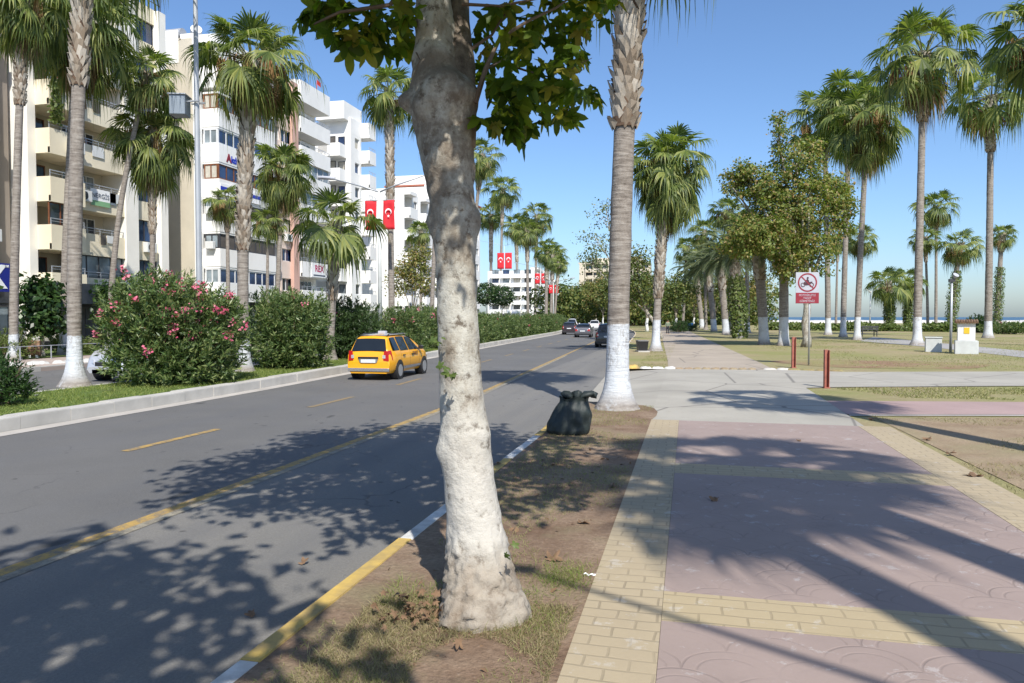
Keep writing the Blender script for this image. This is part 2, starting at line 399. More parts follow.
def palm_trunk_mat():
    m, nt, b, _ = new_mat('palm_bark')
    v = coords(nt); sx = N(nt, 'ShaderNodeSeparateXYZ'); nt.links.new(v, sx.inputs[0])
    rg = noise_n(nt, coords(nt, 'obj', (2.2, 2.2, 15)), 1.3, 4, .6)
    fi = noise_n(nt, coords(nt, 'obj', (1, 1, .6)), 11, 5, .7)
    c = ramp(nt, math_n(nt, 'ADD', math_n(nt, 'MULTIPLY', rg, .65), math_n(nt, 'MULTIPLY', fi, .35)), [(.32, (.12, .10, .083)), (.5, (.245, .215, .185)), (.68, (.36, .33, .29))])
    at = N(nt, 'ShaderNodeAttribute', attribute_type='OBJECT', attribute_name='paint')
    edge = math_n(nt, 'SUBTRACT', math_n(nt, 'SUBTRACT', at.outputs['Fac'], sx.outputs[2]), math_n(nt, 'MULTIPLY', math_n(nt, 'SUBTRACT', noise_n(nt, v, 5, 3), .5), .12))
    pm = N(nt, 'ShaderNodeMapRange'); nt.links.new(edge, pm.inputs[0]); pm.inputs[1].default_value = 0; pm.inputs[2].default_value = .02
    pit = noise_n(nt, coords(nt, 'obj', (3, 3, 1.2)), 9, 5, .8); patch = noise_n(nt, v, 2.2, 2)
    hole = math_n(nt, 'MULTIPLY', ramp(nt, pit, [(.50, (0, 0, 0)), (.56, (1, 1, 1))]), ramp(nt, patch, [(.42, (.08, .08, .08)), (.60, (.95, .95, .95))]))
    # limewash worn off around the foot
    foot = N(nt, 'ShaderNodeMapRange'); nt.links.new(sx.outputs[2], foot.inputs[0]); foot.inputs[1].default_value = .42; foot.inputs[2].default_value = .08
    foot.inputs[3].default_value = 0; foot.inputs[4].default_value = .95
    worn = math_n(nt, 'MULTIPLY', foot.outputs[0], ramp(nt, noise_n(nt, v, 6, 5, .7), [(.30, (.35, .35, .35)), (.48, (1, 1, 1))]))
    lime = mix(nt, noise_n(nt, v, 3, 5), (.44, .475, .505), (.66, .675, .69))
    k = math_n(nt, 'MULTIPLY', pm.outputs[0], math_n(nt, 'SUBTRACT', 1.0, math_n(nt, 'MAXIMUM', math_n(nt, 'MULTIPLY', hole, .75), worn)))
    c = mix(nt, k, c, lime)
    nt.links.new(c, b.inputs['Base Color']); b.inputs['Roughness'].default_value = .92; b.inputs['Specular IOR Level'].default_value = .2
    bump(nt, b, math_n(nt, 'ADD', math_n(nt, 'ADD', rg, math_n(nt, 'MULTIPLY', fi, .6)), math_n(nt, 'MULTIPLY', pit, .3)), .9, .03); return m
M['palm_bark'] = palm_trunk_mat()

def bootmat():
    m, nt, b, _ = new_mat('palm_leaf_bases')
    g = N(nt, 'ShaderNodeNewGeometry'); v = coords(nt)
    c = ramp(nt, g.outputs['Random Per Island'], [(0, (.24, .19, .14)), (.4, (.42, .37, .30)), (1, (.58, .54, .47))])
    c = mix(nt, math_n(nt, 'MULTIPLY', noise_n(nt, v, 14, 4, .7), .35), c, (.13, .085, .055))
    nt.links.new(c, b.inputs['Base Color']); b.inputs['Roughness'].default_value = .95; b.inputs['Specular IOR Level'].default_value = .15
    bump(nt, b, noise_n(nt, coords(nt, 'obj', (12, 12, 3)), 2.5, 4), .6, .02); return m
M['boots'] = bootmat()
M['boots_core'] = simple('palm_fibre', (.13, .08, .05), .95, .3, 6, bmp=.5)
M['frond'] = leaf_mat('fan_palm_green', [(.06, .09, .028), (.105, .145, .04), (.175, .22, .055), (.31, .32, .10)], .38, .5, .9, .6)
M['frond_blue'] = leaf_mat('date_palm_green', [(.06, .085, .045), (.10, .135, .07), (.17, .20, .11)], .2, .5, .9, .5)
M['petiole'] = simple('petiole', (.20, .22, .08), .6, .2, 6)
M['dead'] = leaf_mat('dead_fronds_brown', [(.10, .06, .03), (.26, .17, .09), (.46, .34, .20)], .2, .8, 1.5, .5)
M['fruit'] = leaf_mat('fruit_stalks', [(.18, .09, .03), (.34, .20, .09), (.46, .32, .17)], .1, .8, 2.5, .5)
M['plane_leaf'] = leaf_mat('plane_leaf_near', [(.05, .085, .012), (.09, .145, .018), (.16, .215, .028), (.32, .27, .05)], .58, .42, 2.2, .55)
M['plane_far'] = leaf_mat('plane_leaf_autumn', [(.10, .115, .03), (.15, .18, .04), (.23, .22, .06), (.27, .17, .07)], .25, .55, .7, .55)
M['plane_autumn'] = leaf_mat('plane_leaf_autumn_sunlit', [(.09, .13, .03), (.15, .205, .045), (.25, .27, .07), (.33, .22, .09)], .38, .55, .9, .6)  # greener autumn leaf, its tones also raised for the sun on the tree
M['plane_green'] = leaf_mat('plane_leaf_green', [(.05, .08, .02), (.08, .12, .03), (.14, .17, .04), (.19, .16, .05)], .25, .55, .5, .5)
M['sparse_leaf'] = leaf_mat('pale_sparse_leaf', [(.10, .13, .07), (.14, .18, .08), (.20, .22, .11)], .25, .5, .9, .5)
M['dark_leaf'] = leaf_mat('dark_evergreen_leaf', [(.015, .035, .01), (.028, .065, .016), (.06, .11, .025)], .2, .4, 1.3, .5)
M['ivy'] = leaf_mat('ivy_leaf', [(.07, .11, .025), (.12, .165, .04), (.20, .22, .075)], .25, .5, 1.3, .5)
M['oleander'] = leaf_mat('oleander_leaf', [(.05, .09, .03), (.085, .14, .042), (.135, .19, .06), (.21, .24, .09)], .22, .42, 1.1, .6)
M['oleander_dark'] = leaf_mat('oleander_leaf_dark', [(.03, .055, .02), (.048, .085, .028), (.08, .125, .04)], .22, .42, 1.1, .6)
M['flower'] = leaf_mat('oleander_flower', [(.50, .06, .14), (.62, .13, .22), (.70, .28, .34)], .25, .6, 2.5, .6)
M['twig'] = simple('twig_bark', (.14, .10, .07), .9, .2, 8)
M['grass_green'] = leaf_mat('lawn_grass', [(.12, .17, .03), (.18, .23, .05), (.28, .30, .09)], .3, .6, .8, .6)
M['grass_dry'] = leaf_mat('dry_grass', [(.16, .15, .06), (.26, .22, .11), (.36, .30, .17)], .25, .7, .8, .6)
M['grass_mix'] = leaf_mat('half_dry_grass', [(.15, .17, .055), (.25, .25, .10), (.38, .33, .17)], .25, .7, .8, .5)
M['water'] = simple('sea_water', (.02, .075, .14), .35, .15, .02, space='pos', spec=.4)
M['rocks'] = simple('pale_rocks', (.56, .54, .50), .9, .1, .5, bmp=.5, space='pos')

def plane_bark(name, paint):
    m, nt, b, _ = new_mat(name)
    v = coords(nt); sx = N(nt, 'ShaderNodeSeparateXYZ'); nt.links.new(v, sx.inputs[0])
    a = noise_n(nt, coords(nt, 'obj', (1, 1, .5)), 7, 5, .65); f = noise_n(nt, v, 40, 5, .75)
    lump = noise_n(nt, v, 14, 5, .7)
    c = ramp(nt, a, [(.36, (.20, .165, .125)), (.45, (.33, .295, .24)), (.53, (.44, .42, .36)), (.64, (.54, .53, .47))])
    c = mix(nt, ramp(nt, lump, [(.36, (.9, .9, .9)), (.47, (0, 0, 0))]), c, (.085, .062, .042))
    c = mix(nt, math_n(nt, 'MULTIPLY', f, .4), c, (.19, .165, .13))
    # rough dark bark band under the fork
    mr = N(nt, 'ShaderNodeMapRange', interpolation_type='SMOOTHSTEP'); nt.links.new(sx.outputs[2], mr.inputs[0])
    mr.inputs[1].default_value = 3.15; mr.inputs[2].default_value = 3.0
    up = N(nt, 'ShaderNodeMapRange', interpolation_type='SMOOTHSTEP'); nt.links.new(sx.outputs[2], up.inputs[0]); up.inputs[1].default_value = 1.7; up.inputs[2].default_value = 2.5
    k = math_n(nt, 'MULTIPLY', math_n(nt, 'MULTIPLY', mr.outputs[0], up.outputs[0]), ramp(nt, noise_n(nt, v, 5, 5, .75), [(.42, (.1, .1, .1)), (.56, (.85, .85, .85))]))
    if paint: c = mix(nt, k, c, (.17, .14, .11))
    if paint:
        pe = math_n(nt, 'SUBTRACT', math_n(nt, 'SUBTRACT', paint, sx.outputs[2]), math_n(nt, 'MULTIPLY', math_n(nt, 'SUBTRACT', noise_n(nt, v, 4, 4), .5), 1.3))
        pm = N(nt, 'ShaderNodeMapRange', interpolation_type='SMOOTHSTEP'); nt.links.new(pe, pm.inputs[0]); pm.inputs[1].default_value = -.35; pm.inputs[2].default_value = .55
        ft = N(nt, 'ShaderNodeMapRange'); nt.links.new(sx.outputs[2], ft.inputs[0]); ft.inputs[1].default_value = .48; ft.inputs[2].default_value = .30; ft.inputs[3].default_value = 0; ft.inputs[4].default_value = .75
        c = mix(nt, ft.outputs[0], c, mix(nt, lump, (.12, .085, .055), (.38, .31, .235)))
        wear = ramp(nt, noise_n(nt, v, 7, 6, .75), [(.34, (.25, .25, .25)), (.47, (1, 1, 1))])
        lo = N(nt, 'ShaderNodeMapRange', interpolation_type='SMOOTHSTEP'); nt.links.new(sx.outputs[2], lo.inputs[0]); lo.inputs[1].default_value = .26; lo.inputs[2].default_value = .50
        lo.inputs[3].default_value = .16; lo.inputs[4].default_value = 1
        k2 = math_n(nt, 'MULTIPLY', math_n(nt, 'MULTIPLY', pm.outputs[0], wear), lo.outputs[0])
        lime = mix(nt, noise_n(nt, v, 6, 5), (.42, .395, .345), (.61, .585, .53))
        c = mix(nt, k2, c, lime)
    nt.links.new(c, b.inputs['Base Color']); b.inputs['Roughness'].default_value = .9; b.inputs['Specular IOR Level'].default_value = .2
    bump(nt, b, math_n(nt, 'ADD', math_n(nt, 'MULTIPLY', lump, 1.4), math_n(nt, 'MULTIPLY', f, .5)), .6, .02); return m
M['bark_main'] = plane_bark('plane_bark_limewashed', 1.22)
M['bark'] = plane_bark('plane_bark', 0)
M['bark_rough'] = simple('rough_dark_bark', (.20, .165, .125), .95, .2, 14, bmp=.9, c2=(.06, .045, .035))
def bark_white():
    m, nt, b, _ = new_mat('bark_white_foot'); v = coords(nt); sx = N(nt, 'ShaderNodeSeparateXYZ'); nt.links.new(v, sx.inputs[0])
    f = noise_n(nt, v, 6, 5, .7); c = ramp(nt, f, [(.35, (.13, .10, .07)), (.65, (.30, .27, .22))])
    mr = N(nt, 'ShaderNodeMapRange'); nt.links.new(sx.outputs[2], mr.inputs[0]); mr.inputs[1].default_value = 1.55; mr.inputs[2].default_value = 1.48
    nt.links.new(mix(nt, mr.outputs[0], c, (.68, .68, .66)), b.inputs['Base Color']); b.inputs['Roughness'].default_value = .9
    bump(nt, b, f, .5, .03); return m
M['bark_white'] = bark_white()
def bag_mat():
    m, nt, b, _ = new_mat('black_bag_plastic'); v = coords(nt)
    b.inputs['Base Color'].default_value = (.018, .026, .024, 1); b.inputs['Roughness'].default_value = .6
    bump(nt, b, noise_n(nt, coords(nt, 'obj', (1, 1, .5)), 7, 5, .55), .7, .04); return m
M['bag'] = bag_mat()


# ============================================================ THE SETTING
ZR = -.13                                 # road surface; pavements and lawns are at 0
def sheet(name, pts, z, mat, kind='structure'):
    mb = MB(); mb.face([(x, y, z) if not hasattr(z, '__call__') else (x, y, z(x, y)) for x, y in pts]); return tag(mb.build(name, mat), kind=kind)
def strip(name, xa, xb, y0, y1, z, mat, f=bend, step=3.0, thick=0.0):
    mb = MB(); n = max(1, int((y1-y0)/step)); rows = []
    for i in range(n+1):
        y = y0+(y1-y0)*i/n; s = f(y)
        if thick: rows.append([(xa+s, y, z-thick), (xa+s, y, z), (xb+s, y, z), (xb+s, y, z-thick)])
        else: rows.append([(xa+s, y, z), (xb+s, y, z)])
    mb.grid(rows); return tag(mb.build(name, mat), kind='structure')
mb = MB(); mb.face([(-3000, -400, -.16), (20, -400, -.16), (12, 3000, -.16), (-3000, 3000, -.16)])
mb.face([(20, -400, -.16), (900, -400, -.16), (900, 236, -.16), (13.8, 226, -.16)])
tag(mb.build('ground', M['ground']), kind='structure')
sheet('sea', [(5, 200), (6000, 200), (9000, 12000), (-2400, 12000)], -.9, M['water'])
strip('road', -10.3, -1.9, -30, 240, ZR, M['asphalt'])
strip('opposite_road', -20.4, -13.55, -30, 240, ZR, M['asphalt'])
# raised land right of the road
KX = -1.97
mb = MB(); rows = []
for i in range(13): y = -14+26*i/12; rows.append([(KX-.10, y, .004), (-.555, y, .006)])
for y, x in ((12.5, -.50), (13.0, -.50), (13.5, -.58), (13.9, -.80), (14.15, -1.15), (14.28, -1.6)): rows.append([(KX-.10, y, .008), (x, y, .010)])
mb.grid(rows); tag(mb.build('verge', M['dirt_verge']), kind='structure')
mb = MB(); rows = []
for i in range(40):
    y = 23.9+i*2.4; rows.append([(KX+.02+bend(y), y, -.008), (-.60+sbend(y), y, -.008)])
mb.grid(rows); tag(mb.build('far_verge', M['park']), kind='structure')
mb = MB()
rows = []
for i in range(44):
    y = -40+i*6.1; rows.append([(-.56+sbend(y)+.02, y, -.012), (9, y, -.012), (40, y, -.012), (300, y, -.012)])
mb.grid(rows); tag(mb.build('park_lawn', M['park']), kind='structure')
# concrete crossing that ramps down to the road
mb = MB()
mb.face([(-.6, 12.0, .004), (2.6, 12.02, .004), (2.66, 15.5, .004), (2.68, 18.3, .004), (3.1, 24.3, .004), (-.6, 23.9, .004), (-.6, 14.0, .004)])
mb.face([(KX-.1, 13.9, -.125), (-.6, 12.9, .004), (-.6, 23.9, .004), (KX-.5, 23.9, -.125)])
mb.face([(2.68, 18.3, .004), (3.7, 18.75, .004), (7.8, 20.0, .004), (30, 27.0, .004), (60, 37, .004), (60, 45, .004), (30, 33.5, .004), (9.8, 25.3, .004), (4.65, 23.9, .004), (3.1, 24.3, .004)])
tag(mb.build('driveway', M['concrete']), kind='structure')
mb = MB(); mb.face([(2.66, 15.6, .0), (6.4, 16.25, .0), (40, 22, .0), (40, 19.2, .0), (5.5, 14.15, .0), (2.64, 13.5, .0)])
tag(mb.build('park_path', M['path_pink']), kind='structure')
mb = MB(); mb.face([(2.66, 13.45, .002), (5.5, 14.1, .002), (40, 19.1, .002), (40, 18.85, .002), (5.5, 13.95, .002), (2.64, 13.3, .002)])
tag(mb.build('path_edge', M['gutter']), kind='structure')
mb = MB(); pts = []
for k in range(26):
    g = 2*math.pi*k/26; pts.append((6.6+3.4*math.cos(g)*(1+.15*math.sin(3*g)), 28.2+2.6*math.sin(g)*(1+.15*math.cos(2*g)), -.005))
mb.face(pts); tag(mb.build('bare_earth', M['red_earth']), kind='structure')
mb = MB(); pts = []
mb.face([(2.9, -6, -.005), (3.2, 6, -.005), (3.0, 13.1, -.005), (5.5, 13.8, -.005), (11, 14.6, -.005), (12, 8, -.005), (11, -2, -.005)])
tag(mb.build('bare_ground', M['bare']), kind='structure')
# winding grey path in the park
mb = MB()
a = [G(873, 337), G(930, 342), G(1024, 351), G(1200, 366)]; b_ = [G(860, 341), G(930, 347), G(1024, 357.5), G(1200, 376)]
mb.grid([[(q.x, q.y, .0) for q in a], [(q.x, q.y, .0) for q in b_]]); tag(mb.build('far_path', M['path_grey']), kind='structure')
mb = MB(); rows = []
for i in range(20): y = 60+i*5; rows.append([(8.2+sbend(y)*.6, y, -.003), (40, y+6, -.003)])
# sidewalk: yellow block bands, pink stamped panels
Y0 = -12.0
def band(name, x0, x1, y0, y1, z, mat, thick=.12):
    mb = MB(); mb.box(x0, x1, y0, y1, z-thick, z); return tag(mb.build(name, mat), kind='structure')
band('sidewalk_band', -.56, -.13, Y0, 12.0, .012, M['block'])
band('sidewalk_band', 2.50, 2.95, Y0, 12.0, .012, M['block'])
cross = [(-8.5, -8.05), (-4.3, -3.85), (.1, .53), (4.03, 4.47), (7.93, 8.47)]
ys = Y0
for (c0, c1) in cross + [(12.0, 12.0)]:
    band('sidewalk', -.128, 2.498, ys, c0-.002, .010, M['fan'])
    if c1 > c0: band('sidewalk_band', -.128, 2.498, c0, c1, .011, M['block_cross'])
    ys = c1+.002
strip('far_sidewalk', -.60, 2.65, 24.2, 125, .006, M['pave_far'], sbend, 4, .1)
# kerbs
def stones(name, x0, x1, cuts, z0, z1, f, mats, gap=.006, jit=.004, length=.82):
    mb = MB(); m = 0
    for a, b in zip(cuts[:-1], cuts[1:]):
        n = max(1, round((b-a)/length))
        for i in range(n):
            ya, yb = a+(b-a)*i/n+gap/2, a+(b-a)*(i+1)/n-gap/2
            dx, dz = random.uniform(-jit, jit)*2, random.uniform(-jit, jit)*1.5
            sa, sb = f(ya)+dx, f(yb)+dx; e = .02
            P = [(x0+sa, ya, z0), (x1+sa, ya, z0), (x1+sb, yb, z0), (x0+sb, yb, z0)]
            Q = [(x0+sa+e, ya, z1+dz), (x1+sa-.004, ya, z1+dz), (x1+sb-.004, yb, z1+dz), (x0+sb+e, yb, z1+dz)]
            Mi = [(x0+sa, ya, z1+dz-e), (x1+sa, ya, z1+dz-e), (x1+sb, yb, z1+dz-e), (x0+sb, yb, z1+dz-e)]
            for lo, hi in ((P, Mi), (Mi, Q)):
                for k in range(4): mb.face([lo[k], lo[(k+1) % 4], hi[(k+1) % 4], hi[k]], m % len(mats))
            mb.face(Q, m % len(mats))
        m += 1
    return tag(mb.build(name, mats), kind='structure')
stones('kerb', KX-.12, KX, [-8, -4.2, -2.5, -.7, 1.2, 3.1, 5.1, 6.7, 8.3, 10.0, 11.6, 13.3, 14.1], -.2, .012, bend, [M['kerb_white'], M['kerb_yellow']])
stones('far_kerb', KX-.12, KX, [24.2+2*i for i in range(60)], -.2, .012, bend, [M['kerb_yellow'], M['kerb_white']], length=1.0)
stones('median_kerb', -10.62, -10.27, [-12+.98*i*1.0 for i in range(0, 222, 3)], -.2, .085, bend, [M['kerb_stone']], length=1.0, jit=.006)
strip('gutter', -10.27, -9.93, -20, 200, ZR+.006, M['gutter'])
stones('far_median_kerb', -13.6, -13.4, [-12+3*i for i in range(74)], -.2, .06, bend, [M['kerb_stone']], length=1.0)
strip('median_lawn', -13.4, -10.62, -20, 206, .06, M['median_soil'])
# broken whitewashed kerb across the end of the crossing
def stone_row(name, p0, p1, n, mat, h=.13, w=.16):
    mb = MB(); p0, p1 = Vector(p0), Vector(p1); d = (p1-p0).normalized(); s = Vector((-d.y, d.x, 0)); L = (p1-p0).length
    for i in range(n):
        c = p0+d*(L*(i+.5)/n); rows = []; seg = L/n*.53
        for a in np.linspace(-1, 1, 7):
            k = math.sqrt(max(0, 1-abs(a)**4))*.999+.001
            rows.append([c+d*(a*seg)+s*(math.cos(g)*w*.6*k*(1+.5*noise.noise(c*2+Vector((a*2, 0, 3))))+.05*noise.noise(c*5))+Vector((0, 0, max(-.05, math.sin(g)*h*k)*(1+.7*noise.noise(c*4+Vector((a*2, g, 0)))))) for g in np.linspace(0, math.pi, 7)])
        mb.grid(rows)
    return tag(mb.build(name, mat, smooth=True), kind='structure')
stone_row('broken_kerb', (-.4, 24.05, 0), (2.1, 24.35, 0), 9, M['bare'], .05, .2)
stone_row('end_kerb', (2.3, 24.35, 0), (3.1, 24.45, 0), 2, M['kerb_stone'], .06, .2)
stone_row('painted_end_kerb', (-1.5, 23.95, 0), (-.35, 24.08, 0), 3, M['kerb_white'], .075, .2)
stone_row('yellow_end_kerb', (-1.95, 23.9, 0), (-1.5, 23.95, 0), 1, M['kerb_yellow'], .12, .2)
stone_row('end_kerb', (3.0, 24.4, 0), (4.6, 24.1, 0), 4, M['red_earth'], .05, .16)
# road paint
strip('lane_line', -4.70, -4.57, -12, 160, ZR+.005, M['mark_yellow'])
strip('worn_lane_line', -4.57, -4.47, -12, 34, ZR+.004, M['mark_white'])
for k in range(-3, 22):
    y = 8.3+k*4.9; strip('lane_dash', -7.31, -7.18, y, y+2.0, ZR+.005, M['mark_yellow'] if k == 0 else M['dash_yellow'], step=1)
# far carriageway side
strip('opposite_pavement', -32.6, -20.4, -30, 240, -.004, M['pave_red'], thick=.2)
stones('opposite_kerb', -20.55, -20.4, [-12+3*i for i in range(60)], -.2, .03, bend, [M['kerb_stone']], length=1.0)
strip('planting_bed', -30.4, -24.6, 8, 200, .03, M['median_soil'])
# crossing slot where the pavement dips: pale stone edge
stone_row('island_edge', (-20.9, 24.9, -.06), (-22.6, 20.2, -.06), 6, M['kerb_white'], .16, .4)
# breakwater
mb = MB(); rows = []
for i in range(150):
    x = 6+i*2.2; y = 218+x*.02
    rows.append([(x, y, -.3), (x, y+.6, .55+.35*noise.noise(Vector((x*.5, 0, 0)))), (x, y+2.5, .75+.4*noise.noise(Vector((x*.6, 5, 0)))), (x, y+5, -1.0)])
mb.grid(rows); tag(mb.build('breakwater', M['rocks']), kind='structure')

# ============================================================ GRASS
BL = np.array([(-.5, 0, 0), (.5, 0, 0), (.28, .55, 0), (-.28, .55, 0), (.05, 1, .0)], float)
BLF = np.array([(0, 1, 2), (0, 2, 3), (3, 2, 4)])
def blades(name, P, hgt, wid, mat, lean=.5, parent=None):
    n = len(P); T = BL.copy(); T[:, 0] *= 1.0
    up = np.stack([RNG.normal(0, lean, n), RNG.normal(0, lean, n), np.ones(n)], 1); up /= np.linalg.norm(up, axis=1, keepdims=True)
    a = RNG.normal(size=(n, 3)); a[:, 2] = 0; nrm = np.cross(up, a)
    z = nrm/np.linalg.norm(nrm, axis=1, keepdims=True); x = np.cross(up, z)
    h = hgt*RNG.uniform(.45, 1.2, n)
    V = P[:, None, :]+T[None, :, 0:1]*x[:, None, :]*wid+T[None, :, 1:2]*up[:, None, :]*h[:, None, None]
    V[:, 4, :2] += up[:, :2]*h[:, None]*.35
    F = (BLF[None]+(np.arange(n)*5)[:, None, None]).reshape(-1, 3)
    return link(name, npmesh(name, V.reshape(-1, 3), F, mat), parent)
def patchy(n, xr, yr, z, scale, thr, f=None, seed=0):
    out = []
    while len(out) < n:
        x, y = random.uniform(*xr), random.uniform(*yr)
        if noise.noise(Vector((x*scale+seed, y*scale, seed))) > thr:
            out.append((x+(f(y) if f else 0), y, z))
    return np.array(out)
P = patchy(15000, (-1.9, -.6), (1.5, 13.9), .004, .9, .05, None, 3.3)
tag(blades('verge_grass', P, .035, .004, M['grass_mix'], .9), kind='stuff')
P = patchy(15000, (-1.75, -.60), (2.0, 4.1), .004, 1.4, -.15, None, 8.1)
tag(blades('tufted_grass', P, .055, .0035, M['grass_dry'], .9), kind='stuff')
P = np.concatenate([np.stack([RNG.normal(-.76, .11, 750), RNG.normal(4.55, .15, 750), np.zeros(750)], 1), patchy(1300, (-1.75, -.60), (2.0, 4.3), .004, 1.6, .12, None, 3.1)])
tag(blades('green_tufts', P[P[:, 0] < -.57], .07, .0035, M['grass_green'], .8), kind='stuff')
P = patchy(26000, (3.0, 11), (3.5, 13.4), -.01, .8, -.12, None, 1.7)
tag(blades('dry_grass', P, .045, .008, M['grass_dry'], .9), kind='stuff')
P = np.concatenate([patchy(9000, (2.75, 14), (16.6, 19.3), -.01, .7, -.2, None, 2.7), patchy(26000, (4.2, 34), (26, 60), -.01, .35, .0, None, 5.5)])
P = P[~((P[:, 1] > 16.3) & (P[:, 1] < 26) & (P[:, 1] > 18.2+(P[:, 0]-2.7)*.30))]
tag(blades('lawn_grass', P, .06, .016, M['grass_mix'], .9), kind='stuff')
P = patchy(3500, (-1.7, -.7), (24.3, 44), -.01, .5, -.2, None, 6.5)
tag(blades('island_grass', P, .05, .01, M['grass_mix'], .9), kind='stuff')
P = patchy(42000, (-13.35, -10.66), (5, 42), .06, .9, -.45, bend, 4.4)
tag(blades('median_grass', P, .075, .012, M['grass_green'], .8), kind='stuff')

# ============================================================ PALMS
def fan_crown(seed, nf=32, Rb=.85, pet=1.15, nseg=20, dens=1.0, low=-42, hair=1.0):
    rnd = random.Random(seed); g = MB(); d = MB(); p_ = MB()
    def frond(az, el, mb, Rb, pet, droop, tip):
        dirh = Vector((math.cos(az), math.sin(az), 0)); side0 = Vector((-math.sin(az), math.cos(az), 0))
        pts = []; pos = dirh*.08; e = el; n = 5
        for i in range(n+1):
            pts.append(pos.copy()); pos = pos+(dirh*math.cos(e)+Vector((0, 0, math.sin(e))))*(pet/n); e -= droop/n
        base = pts[-1]; f = (dirh*math.cos(e-.15)+Vector((0, 0, math.sin(e-.15)))).normalized()
        roll = rnd.uniform(-.7, .7); nn0 = f.cross(side0); nn0 = nn0 if nn0.z > 0 else -nn0
        side = side0*math.cos(roll)+nn0*math.sin(roll); nn = side.cross(f).normalized()
        if nn.z < 0: nn = -nn
        p_.tube(pts, [.024, .021, .018, .016, .014, .012], 4, 0, False)
        span = rnd.uniform(1.75, 2.25); cup = rnd.uniform(.12, .42)
        for k in range(nseg):
            a = (k+.5)/nseg*2*span-span; da = span/nseg
            w = (1-.22*(abs(a)/span)**2)*rnd.uniform(.86, 1.06)
            def P(r, aa, h):
                v = f*math.cos(aa)*r+side*math.sin(aa)*r
                return base+v*Rb*w+nn*(h-cup*r*r*Rb*(abs(a)/span))
            zz = .028 if k % 2 else -.028
            fr = rnd.uniform(.5, 1.4)*tip*Rb; t = rnd.uniform(-.06, .06)
            Q = [P(.03, a-da, 0), P(.03, a+da, 0), P(.50, a-da*1.03, -zz*.6), P(.50, a+da*1.03, zz*.6), P(.70, a-da*.50+t, 0), P(.70, a+da*.50+t, 0), P(.86, a-da*.20+t, 0), P(.86, a+da*.20+t, 0), P(1.0, a+t*1.4, 0)]
            for q_, dz, pull in ((2, .03, 0), (3, .03, 0), (4, .13, .02), (5, .13, .02), (6, .32, .08), (7, .32, .08), (8, .62, .16)):
                q = Q[q_]; q.z -= fr*dz; Q[q_] = q-(Vector((q.x-base.x, q.y-base.y, 0))*pull*fr)
            bb = len(mb.v); mb.v += [tuple(x) for x in Q]
            for q in ((0, 1, 3), (0, 3, 2), (2, 3, 5), (2, 5, 4), (4, 5, 7), (4, 7, 6), (6, 7, 8)):
                mb.f.append(tuple(bb+i for i in q)); mb.m.append(0)
            if rnd.random() < .30*hair:                    # loose threads hanging off the tips
                q = Q[8]; o = Vector((rnd.uniform(-1, 1), rnd.uniform(-1, 1), 0)).normalized()*.008
                mb.face([Q[6]-o, Q[6]+o, q+Vector((rnd.uniform(-.04, .04), rnd.uniform(-.04, .04), -rnd.uniform(.15, .4)))])
    ga = 2.399963
    for i in range(nf):
        t = i/(nf-1)
        el = R(84)+t**.9*R(low-84)+rnd.uniform(-.16, .16)
        frond(i*ga+rnd.uniform(-.35, .35), el, g, Rb*rnd.uniform(.78, 1.12), pet*rnd.uniform(.72, 1.12)*(.72+.38*min(1, t*2)), R(14)+t*R(40), .30+.75*t)
    for i in range(int(15*dens)):
        az = i*ga*1.7+rnd.uniform(-.4, .4); el = R(-55)+rnd.uniform(-.35, .25)
        frond(az, el, d, Rb*rnd.uniform(.5, .8), pet*rnd.uniform(.5, .85), R(38), 1.0)
    fr = MB()
    for i in range(8):                              # hanging fruit stalks
        az = rnd.uniform(0, 6.28); dr = Vector((math.cos(az), math.sin(az), 0))
        c = dr*.2; pts = [c, c+dr*.40+Vector((0, 0, .05)), c+dr*.62+Vector((0, 0, -.30))]
        fr.tube(pts, [.02, .015, .01], 4, 0, False)
        for k in range(60):
            s = pts[2]+Vector((rnd.gauss(0, .07), rnd.gauss(0, .07), rnd.uniform(0, .25)))
            e = s+Vector((rnd.gauss(0, .06), rnd.gauss(0, .06), -rnd.uniform(.35, .9)))
            o = Vector((rnd.uniform(-1, 1), rnd.uniform(-1, 1), 0)).normalized()*.011
            fr.face([s-o, s+o, e+o*.4, e-o*.4])
    def me(mb, nm, ms):
        x = bpy.data.meshes.new(nm); x.from_pydata(mb.v, [], mb.f)
        for q in ms: x.materials.append(q)
        x.update(); return x
    return dict(crown=me(g, 'crown', [M['frond']]), petioles=me(p_, 'leaf_stalks', [M['petiole']]), dead=me(d, 'dead_fronds', [M['dead']]), fruit=me(fr, 'fruit_stalks', [M['fruit']]))
